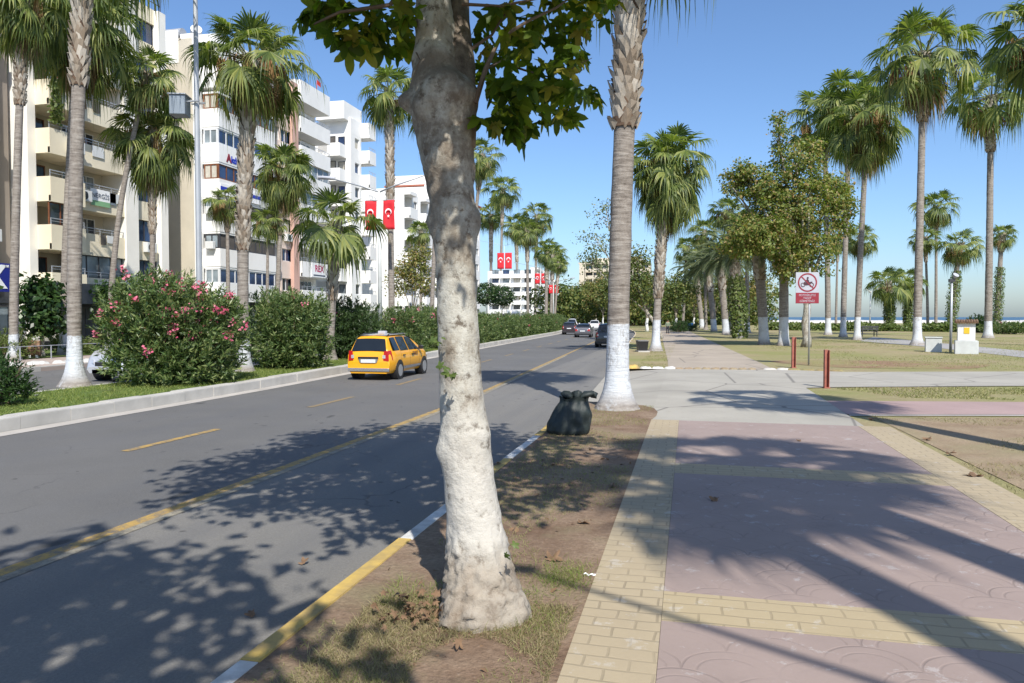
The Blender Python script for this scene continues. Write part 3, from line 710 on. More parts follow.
def feather_crown(seed, nf=38, L=2.6):
    rnd = random.Random(seed); g = MB(); p_ = MB()
    for i in range(nf):
        az = i*2.399963; t = i/(nf-1); el = R(80)-t*R(95)+rnd.uniform(-.1, .1); Lf = L*rnd.uniform(.85, 1.1)
        dh = Vector((math.cos(az), math.sin(az), 0)); sd = Vector((-math.sin(az), math.cos(az), 0))
        pos = dh*.1; e = el; n = 12; pts = []
        for k in range(n+1):
            pts.append(pos.copy()); pos = pos+(dh*math.cos(e)+Vector((0, 0, math.sin(e))))*(Lf/n); e -= R(75)/n*(1+.4*k/n)
        p_.tube(pts, list(np.linspace(.03, .006, n+1)), 4, 0, False)
        for k in range(2, n):
            for j in range(3):
                q = pts[k]+(pts[k+1]-pts[k])*(j/3); tt = (pts[k+1]-pts[k]).normalized(); up = sd.cross(tt)
                if up.z < 0: up = -up
                u = (k+j/3)/n; ln = .48*math.sin(math.pi*min(1, u*.95+.12))**.6
                for s in (-1, 1):
                    dv = (sd*s*.8+tt*.7+up*.35).normalized(); tip = q+dv*ln+Vector((0, 0, -.12*ln/.4)); w = tt*.022
                    g.face([q-w, q+w, q+dv*ln*.5+w*.9+Vector((0, 0, .01)), tip]) if s > 0 else g.face([q+w, q-w, tip, q+dv*ln*.5+w*.9])
    def me(mb, nm, m):
        x = bpy.data.meshes.new(nm); x.from_pydata(mb.v, [], mb.f); x.materials.append(m); x.update(); return x
    return dict(crown=me(g, 'crown', M['frond_blue']), petioles=me(p_, 'leaf_stalks', M['petiole']), dead=None, fruit=None)
FANS = [fan_crown(1, 34), fan_crown(2, 30, .9, 1.1), fan_crown(3, 40, .82, 1.2, dens=1.6, low=-60), fan_crown(4, 28, .9, 1.15, low=-30)]
NEAR = [fan_crown(11, 40, .85, 1.2, 30), fan_crown(12, 38, .88, 1.15, 30)]
FEATH = [feather_crown(5), feather_crown(6, 32, 2.4)]

def palm(label, base, top, r_px, w_px, paint=0.0, rough=None, crown=None, group=None, flare=1.9, seed=None, bow=0.0, dead=1.0, fruit=True, wtop=.85, name='palm_tree', ivy=0, skirt=0, bootpitch=.15):
    """base: ground point; top: crown centre in the world; r_px, w_px measured on the photo at the tree's distance"""
    base = Vector(base); top = Vector(top); D = depth((base.x, base.y, H)); k = D/FP
    rc = r_px*k*1.08; rt = w_px*k/2*.86
    rnd = random.Random(seed if seed is not None else hash(label) % 9999 if False else sum(map(ord, label)))
    root = empty(name, base, 0, label, 'palm tree', group)
    hgt = top.z-base.z; off = Vector((top.x-base.x, top.y-base.y, 0))
    side = Vector((off.y, -off.x, 0)).normalized() if off.length > .01 else Vector((1, 0, 0))
    def axis(t): return off*(t**1.3)+Vector((0, 0, hgt*t))+CR*bow*math.sin(math.pi*t)
    tr = rough if rough is not None else 1.0
    mb = MB(); n = 20; m = max(16, int(hgt/.16)); rows = []
    for i in range(m+1):
        t = i/m; z = t*hgt; q = axis(t)
        rad = rt*(1.08-(1.08-wtop)*min(1, t/.8))*(1+(flare-1)*math.exp(-z/(.42*max(.6, rt*3.2))))
        rad *= 1+.015*math.sin(z*9)+.02*noise.noise(Vector((z*1.5, seed or 1, 0)))
        if t > tr: rad *= 1.02
        rows.append([q+Vector((math.cos(g)*rad, math.sin(g)*rad, 0))*(1+(.05+.10*math.exp(-z*2.5))*noise.noise(Vector((math.cos(g)*2, math.sin(g)*2, z*1.2+(seed or 3))))) for g in np.linspace(0, 2*math.pi, n, endpoint=False)])
    mb.grid(rows, closed=True)
    tk = mb.build('trunk', M['palm_bark'], root, True); tk['paint'] = float(paint)
    if rough is not None:
        bm_ = MB(); z0 = rough*hgt; z1 = hgt+.02; bw = rt*1.18; step = bootpitch*(1.0 if D < 60 else 1.9); nb = 8 if D < 60 else 6
        if z1 > z0:
            lvl = int((z1-z0)/step)+1
            core = MB(); cr = []
            for i in range(7):
                t = (z0+(z1-z0)*i/6)/hgt; q = axis(min(1, t)); cr.append([q+Vector((math.cos(g)*bw*1.03, math.sin(g)*bw*1.03, 0)) for g in np.linspace(0, 2*math.pi, 12, endpoint=False)])
            for i in range(lvl):
                z = z0+i*step; q = axis(min(1, z/hgt)); grow = bw*(1+.18*(z-z0)/(z1-z0+.01))
                for j in range(nb):
                    g = 2*math.pi*(j+.5*(i % 2))/nb+rnd.uniform(-.12, .12); hw = math.pi/nb*1.12; hh = step*rnd.uniform(1.4, 2.0)
                    def C(gg, r_, zz): return q+Vector((math.cos(gg)*r_, math.sin(gg)*r_, zz))
                    out = rnd.uniform(.02, .085)*min(1.4, rt/.13); slew = rnd.uniform(-.30, .30)
                    a0 = C(g, grow*.98, -step*.35); l = C(g-hw+slew*.3, grow*1.01, hh*.3); r_ = C(g+hw+slew*.3, grow*1.01, hh*.3)
                    tl = C(g-hw*.45+slew, grow+out, hh); tr_ = C(g+hw*.45+slew, grow+out, hh*rnd.uniform(.8, 1)); mid = C(g+slew*.5, grow*1.02+out*.6, hh*.45)
                    bk = C(g+slew, grow*.9, hh*.9)
                    b = len(bm_.v); bm_.v += [tuple(x) for x in (a0, r_, tr_, tl, l, mid, bk)]
                    for f in ((0, 1, 5), (1, 2, 5), (2, 3, 5), (3, 4, 5), (4, 0, 5), (2, 6, 3)): bm_.f.append(tuple(b+x for x in f)); bm_.m.append(0)
            bm_.build('leaf_bases', M['boots'], root)
            core.grid(cr, closed=True); core.build('fibre', M['boots_core'], root, True)
    cs = crown or FANS[rnd.randrange(len(FANS))]
    base_r = 2.0; sc = rc/base_r; az = rnd.uniform(0, 6.28)
    for key, nm in (('crown', 'crown'), ('petioles', 'leaf_stalks'), ('dead', 'dead_fronds'), ('fruit', 'fruit_stalks')):
        if cs.get(key) is None or (key == 'fruit' and not fruit) or (key == 'dead' and dead <= 0): continue
        c = link(nm, cs[key], root, top-base); c.rotation_euler = (rnd.uniform(-.08, .08), rnd.uniform(-.08, .08), az); c.scale = (sc, sc, sc*(1.0 if key != 'dead' else dead))
    for i in range(skirt):                          # older fronds hanging below the fresh crown
        c = link('old_fronds', FANS[2]['crown'], root, top-base+Vector((0, 0, -(.55+.5*i)*sc))); c.rotation_euler = (rnd.uniform(-.1, .1), rnd.uniform(-.1, .1), az+1.3+i); q_ = sc*(.86-.1*i); c.scale = (q_, q_, q_*1.15)
        c = link('dead_fronds', FANS[2]['dead'], root, top-base+Vector((0, 0, -(.75+.5*i)*sc))); c.rotation_euler = (0, 0, az+2.1+i); c.scale = (q_*.9, q_*.9, q_*1.3)
    if ivy:
        n = int(2600*ivy); z = RNG.uniform(0, hgt*ivy, n); g = RNG.uniform(0, 6.28, n); rr = (rt*1.4+.30*ivy*np.sin(z/(hgt*ivy)*3.1)**.7)*RNG.uniform(.7, 1.25, n)
        ax = np.array([tuple(axis(min(1, zz/hgt))) for zz in z]); P = ax+np.stack([np.cos(g)*rr, np.sin(g)*rr, np.zeros(n)], 1)
        nr = np.stack([np.cos(g), np.sin(g), RNG.normal(.3, .5, n)], 1)+RNG.normal(0, .4, (n, 3))
        link('ivy', scatter_mesh('ivy', P, QL, QLF, RNG.uniform(.16, .3, n), nr, M['ivy']), root)
    return root
# leaf templates
QL = np.array([(0, -.1, 0), (.34, .35, .05), (0, 1, -.04), (-.34, .35, .05)], float); QLF = np.array([(0, 1, 2, 3)])
NL = np.array([(0, 0, 0), (.13, .4, .03), (0, 1, -.05), (-.13, .4, .03)], float)           # narrow leaf
def palmate():
    pts = []
    lobes = [(-38, .50), (8, .78), (90-38, .0), (90, 1.0), (172, .78), (218, .50)]
    lob = [(-30, .55), (28, .86), (90, 1.0), (152, .86), (210, .55)]
    for i, (a, r) in enumerate(lob):
        for da, rr in ((-23, .60), (-13, .80), (0, 1.0), (13, .80), (23, .60)):
            if (i == 0 and da == -23) or (i == 4 and da == 23): rr = .42
            A = R(a+da*(.9 if i in (0, 4) else 1)); pts.append((math.cos(A)*r*rr*.62, math.sin(A)*r*rr*.62+.32, (.05*math.sin(3*A)-.20*(r*rr)**2)))
        if i < 4:
            A = R((a+lob[i+1][0])/2); pts.append((math.cos(A)*.27, math.sin(A)*.27+.32, .03))
    pts.append((0, .12, 0)); c = len(pts); pts.append((0, .32, .03))
    F = [(c, i, (i+1) % c) for i in range(c)]
    return np.array(pts, float), np.array(F)
PLM, PLMF = palmate()

def at_row(u, x0, z0=0.0, f=bend, y=3.0):
    p = row(u, x0, f, y); p.z = z0; return p
def P_(label, base, tu, tv, r, w, paint_v=None, rough_v=None, **kw):
    D = depth((base.x, base.y, H))
    top = W(tu, tv, D); zz = lambda v: W(tu, v, D).z-base.z
    kw.setdefault('group', GRP)
    return palm(label, base, top, r, w, zz(paint_v) if paint_v else 0.0, max(.02, min(.97, zz(rough_v)/(top.z-base.z))) if rough_v else None, **kw)
XO, XM = -24.8, -12.4
GRP = 'palms across the street in front of the flats'
P_('tall grey palm across the street, furthest left, beside the blue shop sign', at_row(14, XO), 24, -6, 50, 9, 334, 105, crown=FANS[2], flare=2.0, dead=1.3, skirt=1)
P_('whitewashed slim palm seen just left of the big median palm trunk', at_row(63, XO-.8), 78, 10, 66, 8, 332, 60, crown=FANS[0], dead=1.3, skirt=1)
P_('leaning slim palm between the big median palm and the pink oleander', at_row(110, XO-.6), 147, 76, 40, 6.5, None, 108, crown=FANS[1], flare=1.2, bow=-.25)
P_('shaggy palm with low crown in front of the white building pillar', at_row(153, XO+.3), 153, 130, 48, 6, None, 234, crown=FANS[2], flare=1.2, dead=1.3, skirt=1)
P_('short palm peeking out left of the rough median palm trunk', at_row(229, XO), 227, 203, 26, 4.5, None, 232, crown=FANS[3])
P_('palm with hanging brown fronds before the pink building', at_row(277, XO), 283, 168, 36, 5.5, None, 235, crown=FANS[0], dead=1.3, skirt=1)
P_('small dark trunked palm between the rough median palm and pink building', at_row(267, XO-.7), 268, 222, 24, 3.5, None, 236, crown=FANS[1], dead=.6)
P_('distant palm low behind the rust tinged tree left of the plane trunk', at_row(421, XO+1), 421, 232, 17, 3.5, None, 250, crown=FANS[3], fruit=False)
GRP = 'palms standing in the median'
P_('big near median palm with white foot and flared base at left', G(75, 386, .06), 88, -118, 105, 14.5, 335, 86, crown=NEAR[0], flare=2.35, wtop=.95, bow=-.05)
P_('rough barked median palm behind the pink flowering oleander', at_row(244, XM, .06), 252, 62, 66, 12, 340, 250, crown=NEAR[1], wtop=1.0, bow=-.1)
P_('short stout palm with fibrous trunk standing in the median hedge', at_row(330, XM, .06), 336, 226, 48, 9, None, 300, crown=FANS[3], dead=.0, fruit=False, wtop=1.0)
P_('slim median palm beside the nearest red flags, rising over the street', at_row(392, XM, .06), 389, 93, 40, 7, None, 212, crown=FANS[1], dead=.6, fruit=False)
P_('median palm whose pale trunk stands just left of the plane trunk', at_row(431, XM, .06), 441, 120, 38, 5, None, 232, crown=FANS[0])
P_('median palm with crown emerging right of the plane trunk', at_row(466, XM, .06), 482, 156, 25, 4.5, None, 190, crown=FANS[2], fruit=False)
P_('pale trunked median palm left of the second pair of flags', at_row(491, XM, .06), 491, 215, 19, 3.6, None, 262, crown=FANS[1], fruit=False)
P_('tallest distant median palm, crown above the second pair of flags', at_row(500, XM, .06), 503, 190, 22, 3.3, None, 225, crown=FANS[3], fruit=False)
P_('median palm just right of the second pair of flags', at_row(518, XM, .06), 516, 226, 18, 3.3, None, 262, crown=FANS[0], fruit=False)
P_('median palm with pale ringed trunk in front of the far white flats', at_row(528, XM, .06), 527, 232, 19, 3.4, None, 262, crown=FANS[1], fruit=False)
P_('median palm leaning over the third pair of flags', at_row(535, XM, .06), 537, 216, 20, 3, None, 260, crown=FANS[2], fruit=False)
P_('thick trunked far palm behind the third pair of flags', at_row(546, XM, .06), 547, 250, 18, 4, None, 280, crown=FANS[3], fruit=False)
P_('far median palm right beside the last red flag', at_row(551, XM, .06), 553, 256, 17, 3.5, None, 280, crown=FANS[0], fruit=False)
P_('furthest median palm where the hedge ends', at_row(556, XM, .06), 559, 264, 12, 2.6, None, 285, crown=FANS[1], fruit=False)
GRP = 'palms between the road and the pavement'
P_('big whitewashed palm beside the black rubbish bag', G(617, 409), 638, -135, 125, 24, 324, 128, crown=NEAR[1], flare=2.1, wtop=.98, seed=5, bow=-.03)
P_('shaggy palm with white foot on the grass island past the crossing', G(655.5, 351), 668, 160, 50, 8.5, 320, 298, crown=FANS[1], flare=2.0, dead=1.6, seed=8, skirt=2)
GRP = 'date palms lining the pavement'
XA = 5.6
P_('date palm with thick dark trunk beside the tall tree, right of pavement', at_row(764, 5.3, 0, sbend), 757, 243, 34, 10, 317, 280, crown=FEATH[0], name='date_palm', flare=1.4, wtop=1.1)
P_('second date palm along the pavement, partly covered by ivy', at_row(740, 5.3, 0, sbend), 733, 255, 32, 9, 318, 285, crown=FEATH[1], name='date_palm', flare=1.4, wtop=1.1, ivy=.75)
P_('third date palm along the pavement', at_row(726, 5.4, 0, sbend), 719, 262, 26, 7, 319, 290, crown=FEATH[0], name='date_palm', flare=1.3, wtop=1.1)
P_('fourth date palm along the pavement', at_row(714, 5.4, 0, sbend), 707, 266, 25, 6, 319, 292, crown=FEATH[1], name='date_palm', flare=1.3, wtop=1.1)
P_('fifth date palm along the pavement, furthest and smallest', at_row(702, 5.4, 0, sbend), 695, 272, 20, 5, 319, 295, crown=FEATH[0], name='date_palm', flare=1.3, wtop=1.1)
GRP = 'fan palms in the seaside park'
P_('thick trunked fan palm standing left of the no motorcycle sign', G(783.6, 345.5), 784, 215, 38, 10, 317, 256, crown=FANS[2], skirt=1, dead=1.5, flare=1.5, wtop=1.0)
P_('park palm leftmost of three behind the big tree, whitewashed foot', G(828, 335), 824, 118, 44, 6, 318, 160, crown=FANS[1], flare=1.6)
P_('middle one of the three tall palms right of the big tree', G(843, 337), 850, 104, 44, 6, 317, 150, crown=FANS[0], flare=1.7, skirt=1)
P_('nearest of the three tall palms right of the big tree, by the bench', G(857, 340), 868, 116, 44, 6.5, 317, 160, crown=FANS[2], flare=1.7, dead=1.3, skirt=1)
P_('tallest park palm standing beside the white block, crown near top', G(917, 345), 924, 55, 60, 8.5, 317, 122, crown=FANS[0], flare=1.9, seed=3, dead=1.4)
P_('tall park palm at far right with dull white foot', G(988, 338), 991, 98, 46, 7.5, 321, 152, crown=FANS[3], flare=1.7, seed=4)
P_('palm at right edge of the picture whose fronds hang in', G(1052, 346), 1047, 32, 66, 9, 318, 110, crown=FANS[2], flare=1.7, seed=14)
def far(u, D): q = W(u, 317, D); return Vector((q.x, q.y, 0))
P_('slim seaside palm right of the tallest trunk', far(936, 120), 936, 207, 25, 3.2, None, 235, crown=FANS[1], fruit=False)
P_('ivy wrapped palm behind the small lamp post', far(951, 105), 960, 246, 24, 6, None, 262, crown=FANS[3], ivy=.7)
P_('dark leaning palm left of the ivy wrapped palm', far(928, 110), 925, 238, 18, 3, None, 262, crown=FANS[0], fruit=False)
P_('ivy covered seaside palm just right of the far right tall trunk', far(997, 115), 1002, 235, 17, 5.5, None, 252, crown=FANS[1], ivy=.65, fruit=False)
P_('low bushy fan palm on the seaside, left of the pair', far(890, 95), 888, 284, 24, 5, None, 300, crown=FANS[3], dead=.4, fruit=False, ivy=.8)
P_('low bushy fan palm on the seaside, right of the pair', far(908, 98), 908, 283, 22, 4, None, 300, crown=FANS[0], dead=.4, fruit=False, ivy=.8)
P_('seaside palm seen between the three tall trunks', far(856, 90), 860, 238, 20, 3, None, 262, crown=FANS[2], fruit=False)
P_('slim dark seaside palm behind the middle trunk of the three', far(836, 110), 838, 236, 20, 2.6, None, 262, crown=FANS[0], fruit=False)
GRP = 'palms far along the pavement'
P_('far tall palm rising behind the date palms, left one', far(706, 95), 704, 232, 20, 3.5, None, 262, crown=FANS[0], fruit=False)
P_('far tall palm rising behind the date palms, right one', far(731, 88), 728, 212, 23, 4, None, 250, crown=FANS[1])
P_('far palm beside the sky gap over the pavement', far(683, 110), 688, 248, 17, 3, None, 275, crown=FANS[3], fruit=False)
P_('far palm just right of the shaggy island palm', far(748, 75), 746, 228, 26, 4.5, 322, 255, crown=FANS[0])
# palms behind the photographer whose shade falls on the pavement
GRP = 'palms beside the photographer'
def palm_world(label, base, h_, rc, rt, crown):
    """same palm built without any picture measurements"""
    D = 1.0
    b = Vector(base)
    root = empty('palm_tree', b, 0, label, 'palm tree', GRP)
    mb = MB(); rows = []
    for i in range(40):
        t = i/39; z = t*h_; rad = rt*(1.05-.2*t)*(1+.9*math.exp(-z/.6))
        rows.append([(math.cos(g)*rad+.25*t*t, math.sin(g)*rad, z) for g in np.linspace(0, 2*math.pi, 16, endpoint=False)])
    mb.grid(rows, closed=True); tk = mb.build('trunk', M['palm_bark'], root, True); tk['paint'] = 1.5
    for key, nm in (('crown', 'crown'), ('petioles', 'leaf_stalks'), ('dead', 'dead_fronds')):
        c = link(nm, crown[key], root, (.25, 0, h_)); c.scale = (rc/2,)*3
    return root
palm_world('tall palm right of the photographer shading the pavement', (4.9, -.3, 0), 10.8, 2.1, .24, FANS[0])
palm_world('second palm behind the photographer on the right', (4.7, -2.6, 0), 11.6, 1.9, .24, FANS[1])
palm_world('palm out of view to the right beside the crossing', (5.6, 7.6, 0), 9.6, 2.1, .2, FANS[2])

# ============================================================ BROADLEAF TREES AND BUSHES
def cloud(n, lobes, shell=.55):
    """points spread through a handful of overlapping ellipsoids, denser to the outside"""
    w = np.array([l[3]*l[4]*l[5] for l in lobes])**.62; w = w/w.sum(); idx = RNG.choice(len(lobes), n, p=w)
    L = np.array(lobes)[idx]; d = RNG.normal(size=(n, 3)); d /= np.linalg.norm(d, axis=1, keepdims=True)
    r = RNG.uniform(shell**3, 1, n)**(1/3.); r *= 1+.12*RNG.normal(size=n)
    return L[:, :3]+d*L[:, 3:6]*r[:, None], d
def crown_leaves(name, n, lobes, size, mat, T=QL, TF=QLF, up=.5, shell=.45, parent=None, clumps=0, crad=.3, flat=.7):
    if clumps:
        C_, D_ = cloud(clumps, lobes, shell); k = n//clumps
        P = np.repeat(C_, k, 0)+RNG.normal(size=(len(C_)*k, 3))*crad*np.array([1, 1, .7]); d = np.repeat(D_, k, 0)
    else: P, d = cloud(n, lobes, shell)
    nr = d*.6+RNG.normal(size=d.shape)*flat; nr[:, 2] += up
    me = scatter_mesh(name, P, T, TF, RNG.uniform(.65, 1.2, len(P))*size, nr, mat)
    return link(name, me, parent)
def broad_tree(label, base, h_, lobes, n, leaf, mat, rt=.16, bark='bark_white', clumps=150, crad=.35, group=None, fork=None, name='plane_tree', lean=(0, 0), shell=.4, cat='tree'):
    root = empty(name, base, 0, label, cat, group)
    mb = MB(); fk = fork or h_*.35; top = Vector((lean[0], lean[1], fk))
    seg = 7; pts = [Vector((lean[0]*(i/seg)**1.2+.05*math.sin(i*1.7), lean[1]*(i/seg)+.04*math.cos(i*2.1), fk*i/seg)) for i in range(seg+1)]; pts[-1] = top
    mb.tube(pts, [rt*(1.5 if i == 0 else 1.15-.25*i/seg) for i in range(seg+1)], 10)
    for l in lobes[:9]:
        c = Vector(l[:3]); mid = (top+c)/2+Vector((random.uniform(-.15, .15), random.uniform(-.15, .15), .12))
        mb.tube([top-Vector((0, 0, .15)), mid, c, c+(c-mid).normalized()*l[5]*.5], [rt*.6, rt*.38, rt*.2, .015], 6)
        for q in range(4):
            dd = Vector((random.gauss(0, 1), random.gauss(0, 1), random.gauss(.2, .8))).normalized()
            e = c+Vector((dd.x*l[3], dd.y*l[4], dd.z*l[5]))*.85; mb.tube([mid.lerp(c, random.uniform(.3, 1)), (c+e)/2+Vector((0, 0, .1)), e], [rt*.22, rt*.13, .012], 5)
    mb.build('trunk', M[bark], root, True)
    crown_leaves('crown', n, lobes, leaf, mat, parent=root, clumps=clumps, crad=crad, shell=shell)
    return root
# big autumn-tinted tree in the park
D = depth(G(806, 347)); b = G(806, 347)
def LB(u, v, ru, rv, Dd=None, dz=0, base=b, D_=None):
    dd = (D_ or D)+(Dd or 0); q = W(u, v, dd)-base; k = dd/FP
    return (q.x, q.y, q.z, ru*k, ru*k, rv*k)
lobes = [LB(788, 215, 44, 44), LB(797, 168, 26, 30), LB(779, 138, 9, 26), LB(812, 150, 10, 16), LB(758, 185, 22, 20), LB(740, 175, 16, 14), LB(735, 190, 14, 10), LB(826, 190, 24, 24, 1), LB(840, 208, 14, 20), LB(845, 228, 10, 8), LB(760, 235, 32, 22, -1), LB(812, 250, 24, 26), LB(790, 268, 20, 14), LB(740, 245, 20, 14)]
broad_tree('big autumn tinged tree standing behind the no motorcycle sign', b, 9, lobes, 30000, .165, M['plane_autumn'], rt=.20, bark='bark', clumps=1000, crad=.19, fork=3.2, shell=.15)
# sparse pale tree rising behind the near whitewashed palm
b2 = Vector((-3.05, 37.5, 0)); D2 = depth(b2)
lb = lambda u, v, ru, rv, dd=0: LB(u, v, ru, rv, dd, 0, b2, D2)
broad_tree('sparse pale tree half hidden by the near whitewashed palm trunk', b2, 6, [lb(607, 215, 16, 16), lb(600, 245, 22, 22), lb(612, 270, 20, 14), lb(590, 262, 12, 10)], 1500, .13, M['sparse_leaf'], rt=.09, clumps=120, crad=.2, fork=2.6, bark='bark')
# trees lining the far road
GT = 'plane trees along the far road'
k = 0
desc = ['orange tinged', 'dull green', 'yellow green', 'rusty green', 'dark green']
spots = [(at_row(625, -1.3, 0, bend, 55), 'right behind the near whitewashed palm trunk', 16, 296, 22), (at_row(612, -1.1, 0, bend, 55), 'at the near end of the far row', 18, 293, 24), (at_row(603, -1.3, 0, bend, 55), 'second of the far row', 19, 292, 25), (at_row(596, -1.0, 0, bend, 55), 'third of the far row under the hotel', 17, 295, 20), (at_row(588, -1.3, 0, bend, 55), 'fourth of the far row under the hotel', 17, 296, 18),
         (at_row(580, -1.0, 0, bend, 55), 'fifth of the far row', 16, 298, 17), (at_row(573, -1.2, 0, bend, 55), 'sixth of the far row above the dark cars', 14, 300, 15), (at_row(566, -1.2, 0, bend, 55), 'seventh of the far row beside the hedge end', 12, 302, 13), (at_row(560, -1.2, 0, bend, 55), 'last of the far row over the hedge end', 10, 305, 10)]
for i, (bb, wh, r_, cv, rv) in enumerate(spots):
    Dd = depth((bb.x, bb.y, H)); u0 = px((bb.x, bb.y, H))[0]
    q = lambda u, v, a, c: LB(u, v, a, c, 0, 0, bb, Dd)
    lob = [q(u0, cv, r_*.8, rv*.62), q(u0-r_*.5, cv+3, r_*.55, rv*.45), q(u0+r_*.5, cv+2, r_*.55, rv*.45), q(u0+1, cv-rv*.4, r_*.5, rv*.45)]
    broad_tree('%s plane tree, %s' % (desc[i % 5], wh), bb, 6, lob, 2600, .30 if Dd < 110 else .42, M['plane_far'] if i % 2 == 0 else M['plane_green'], rt=.14, clumps=170, crad=.4, group=GT, fork=2.3)
# dark trees around the island palm and along the pavement
lt = Vector((-2.0, 58, 0)); dl = depth(lt); q = lambda u, v, a, c: LB(u, v, a, c, 0, 0, lt, dl)
broad_tree('dark leaning tree behind the island palm with slanted trunk', lt, 6, [q(628, 275, 20, 20), q(640, 290, 18, 14), q(618, 292, 16, 12), q(636, 258, 14, 12)], 3600, .22, M['plane_green'], rt=.13, clumps=200, crad=.35, fork=2.2, bark='bark', lean=(-1.2, .2))
for i, (u, D_, x, cv, r_, mt, lab) in enumerate([(647, 82, 0, 285, 15, 'plane_green', 'plane tree with white foot just left of the island palm'), (676, 96, 0, 287, 19, 'plane_green', 'green tree behind the strolling person'), (694, 125, 0, 290, 18, 'plane_far', 'autumn tree far down the pavement'), (715, 112, 0, 282, 20, 'plane_green', 'green tree behind the date palm row, left'), (745, 92, 0, 280, 22, 'plane_far', 'autumn tree behind the date palm row, right'), (660, 118, 0, 292, 16, 'dark_leaf', 'dark tree far behind the island palm')]):
    bb = far(u, D_); qq = lambda uu, v, a, c: LB(uu, v, a, c, 0, 0, bb, depth((bb.x, bb.y, H)))
    broad_tree(lab, bb, 6, [qq(u, cv, r_, r_*.75), qq(u-r_*.6, cv+6, r_*.6, r_*.5), qq(u+r_*.6, cv+5, r_*.6, r_*.5), qq(u, cv+12, r_*.8, r_*.4)], 2600, .32, M[mt], rt=.15, clumps=160, crad=.5, fork=2.2, group='trees along the far pavement')
# the wood at the far end of the road and park
tl = []
for i in range(60):
    u = 548+i*3.6; D_ = random.uniform(150, 178); c = W(u, random.uniform(292, 306), D_); tl.append((c.x, c.y, c.z, random.uniform(3.5, 6), random.uniform(3.5, 6), random.uniform(2.4, 3.6)))
    c = W(u, 313, D_); tl.append((c.x, c.y, 1.6, 4.5, 4.5, 2.2))
tag(crown_leaves('far_wood', 30000, tl, .75, M['plane_green'], clumps=1500, crad=.7, shell=.4), kind='stuff')
# trees by the flats
bt = far(412, 66); qq = lambda uu, v, a, c: LB(uu, v, a, c, 0, 0, bt, 66)
broad_tree('rust and green tree across the street left of the plane trunk', bt, 6, [qq(411, 268, 18, 17), qq(420, 255, 12, 10), qq(400, 282, 14, 14), qq(424, 282, 14, 14)], 4200, .22, M['plane_far'], rt=.12, clumps=240, crad=.3, fork=1.6, bark='bark')
for (u, D_, cv, r_, ry, lab) in [(487, 78, 294, 13, 11, 'clipped round green tree, left one behind the hedge'), (502, 86, 296, 12, 10, 'clipped round green tree, right one behind the hedge')]:
    bb = far(u, D_); qq = lambda uu, v, a, c: LB(uu, v, a, c, 0, 0, bb, D_)
    broad_tree(lab, bb, 5, [qq(u, cv, r_, ry)], 2600, .2, M['dark_leaf'], rt=.1, clumps=0, fork=1.5, bark='bark', group='clipped trees behind the hedge', name='clipped_tree', shell=.8)
for (u, x0, cv, r_, ry, n, lab) in [(43, -25.4, 306, 17, 26, 2600, 'glossy dark magnolia like shrub beside the dry stump'), (116, -25.6, 306, 16, 24, 2200, 'leafy shrub between the big median palm and the oleander')]:
    bb = at_row(u, x0); D_ = depth((bb.x, bb.y, H)); qq = lambda uu, v, a, c: LB(uu, v, a, c, 0, 0, bb, D_)
    broad_tree(lab, bb, 4, [qq(u, cv, r_, ry), qq(u-6, cv-14, r_*.6, ry*.5), qq(u+5, cv+16, r_*.8, ry*.5)], n, .24, M['dark_leaf'], rt=.07, clumps=130, crad=.22, fork=1.0, bark='bark', name='shrub_tree', cat='shrub')

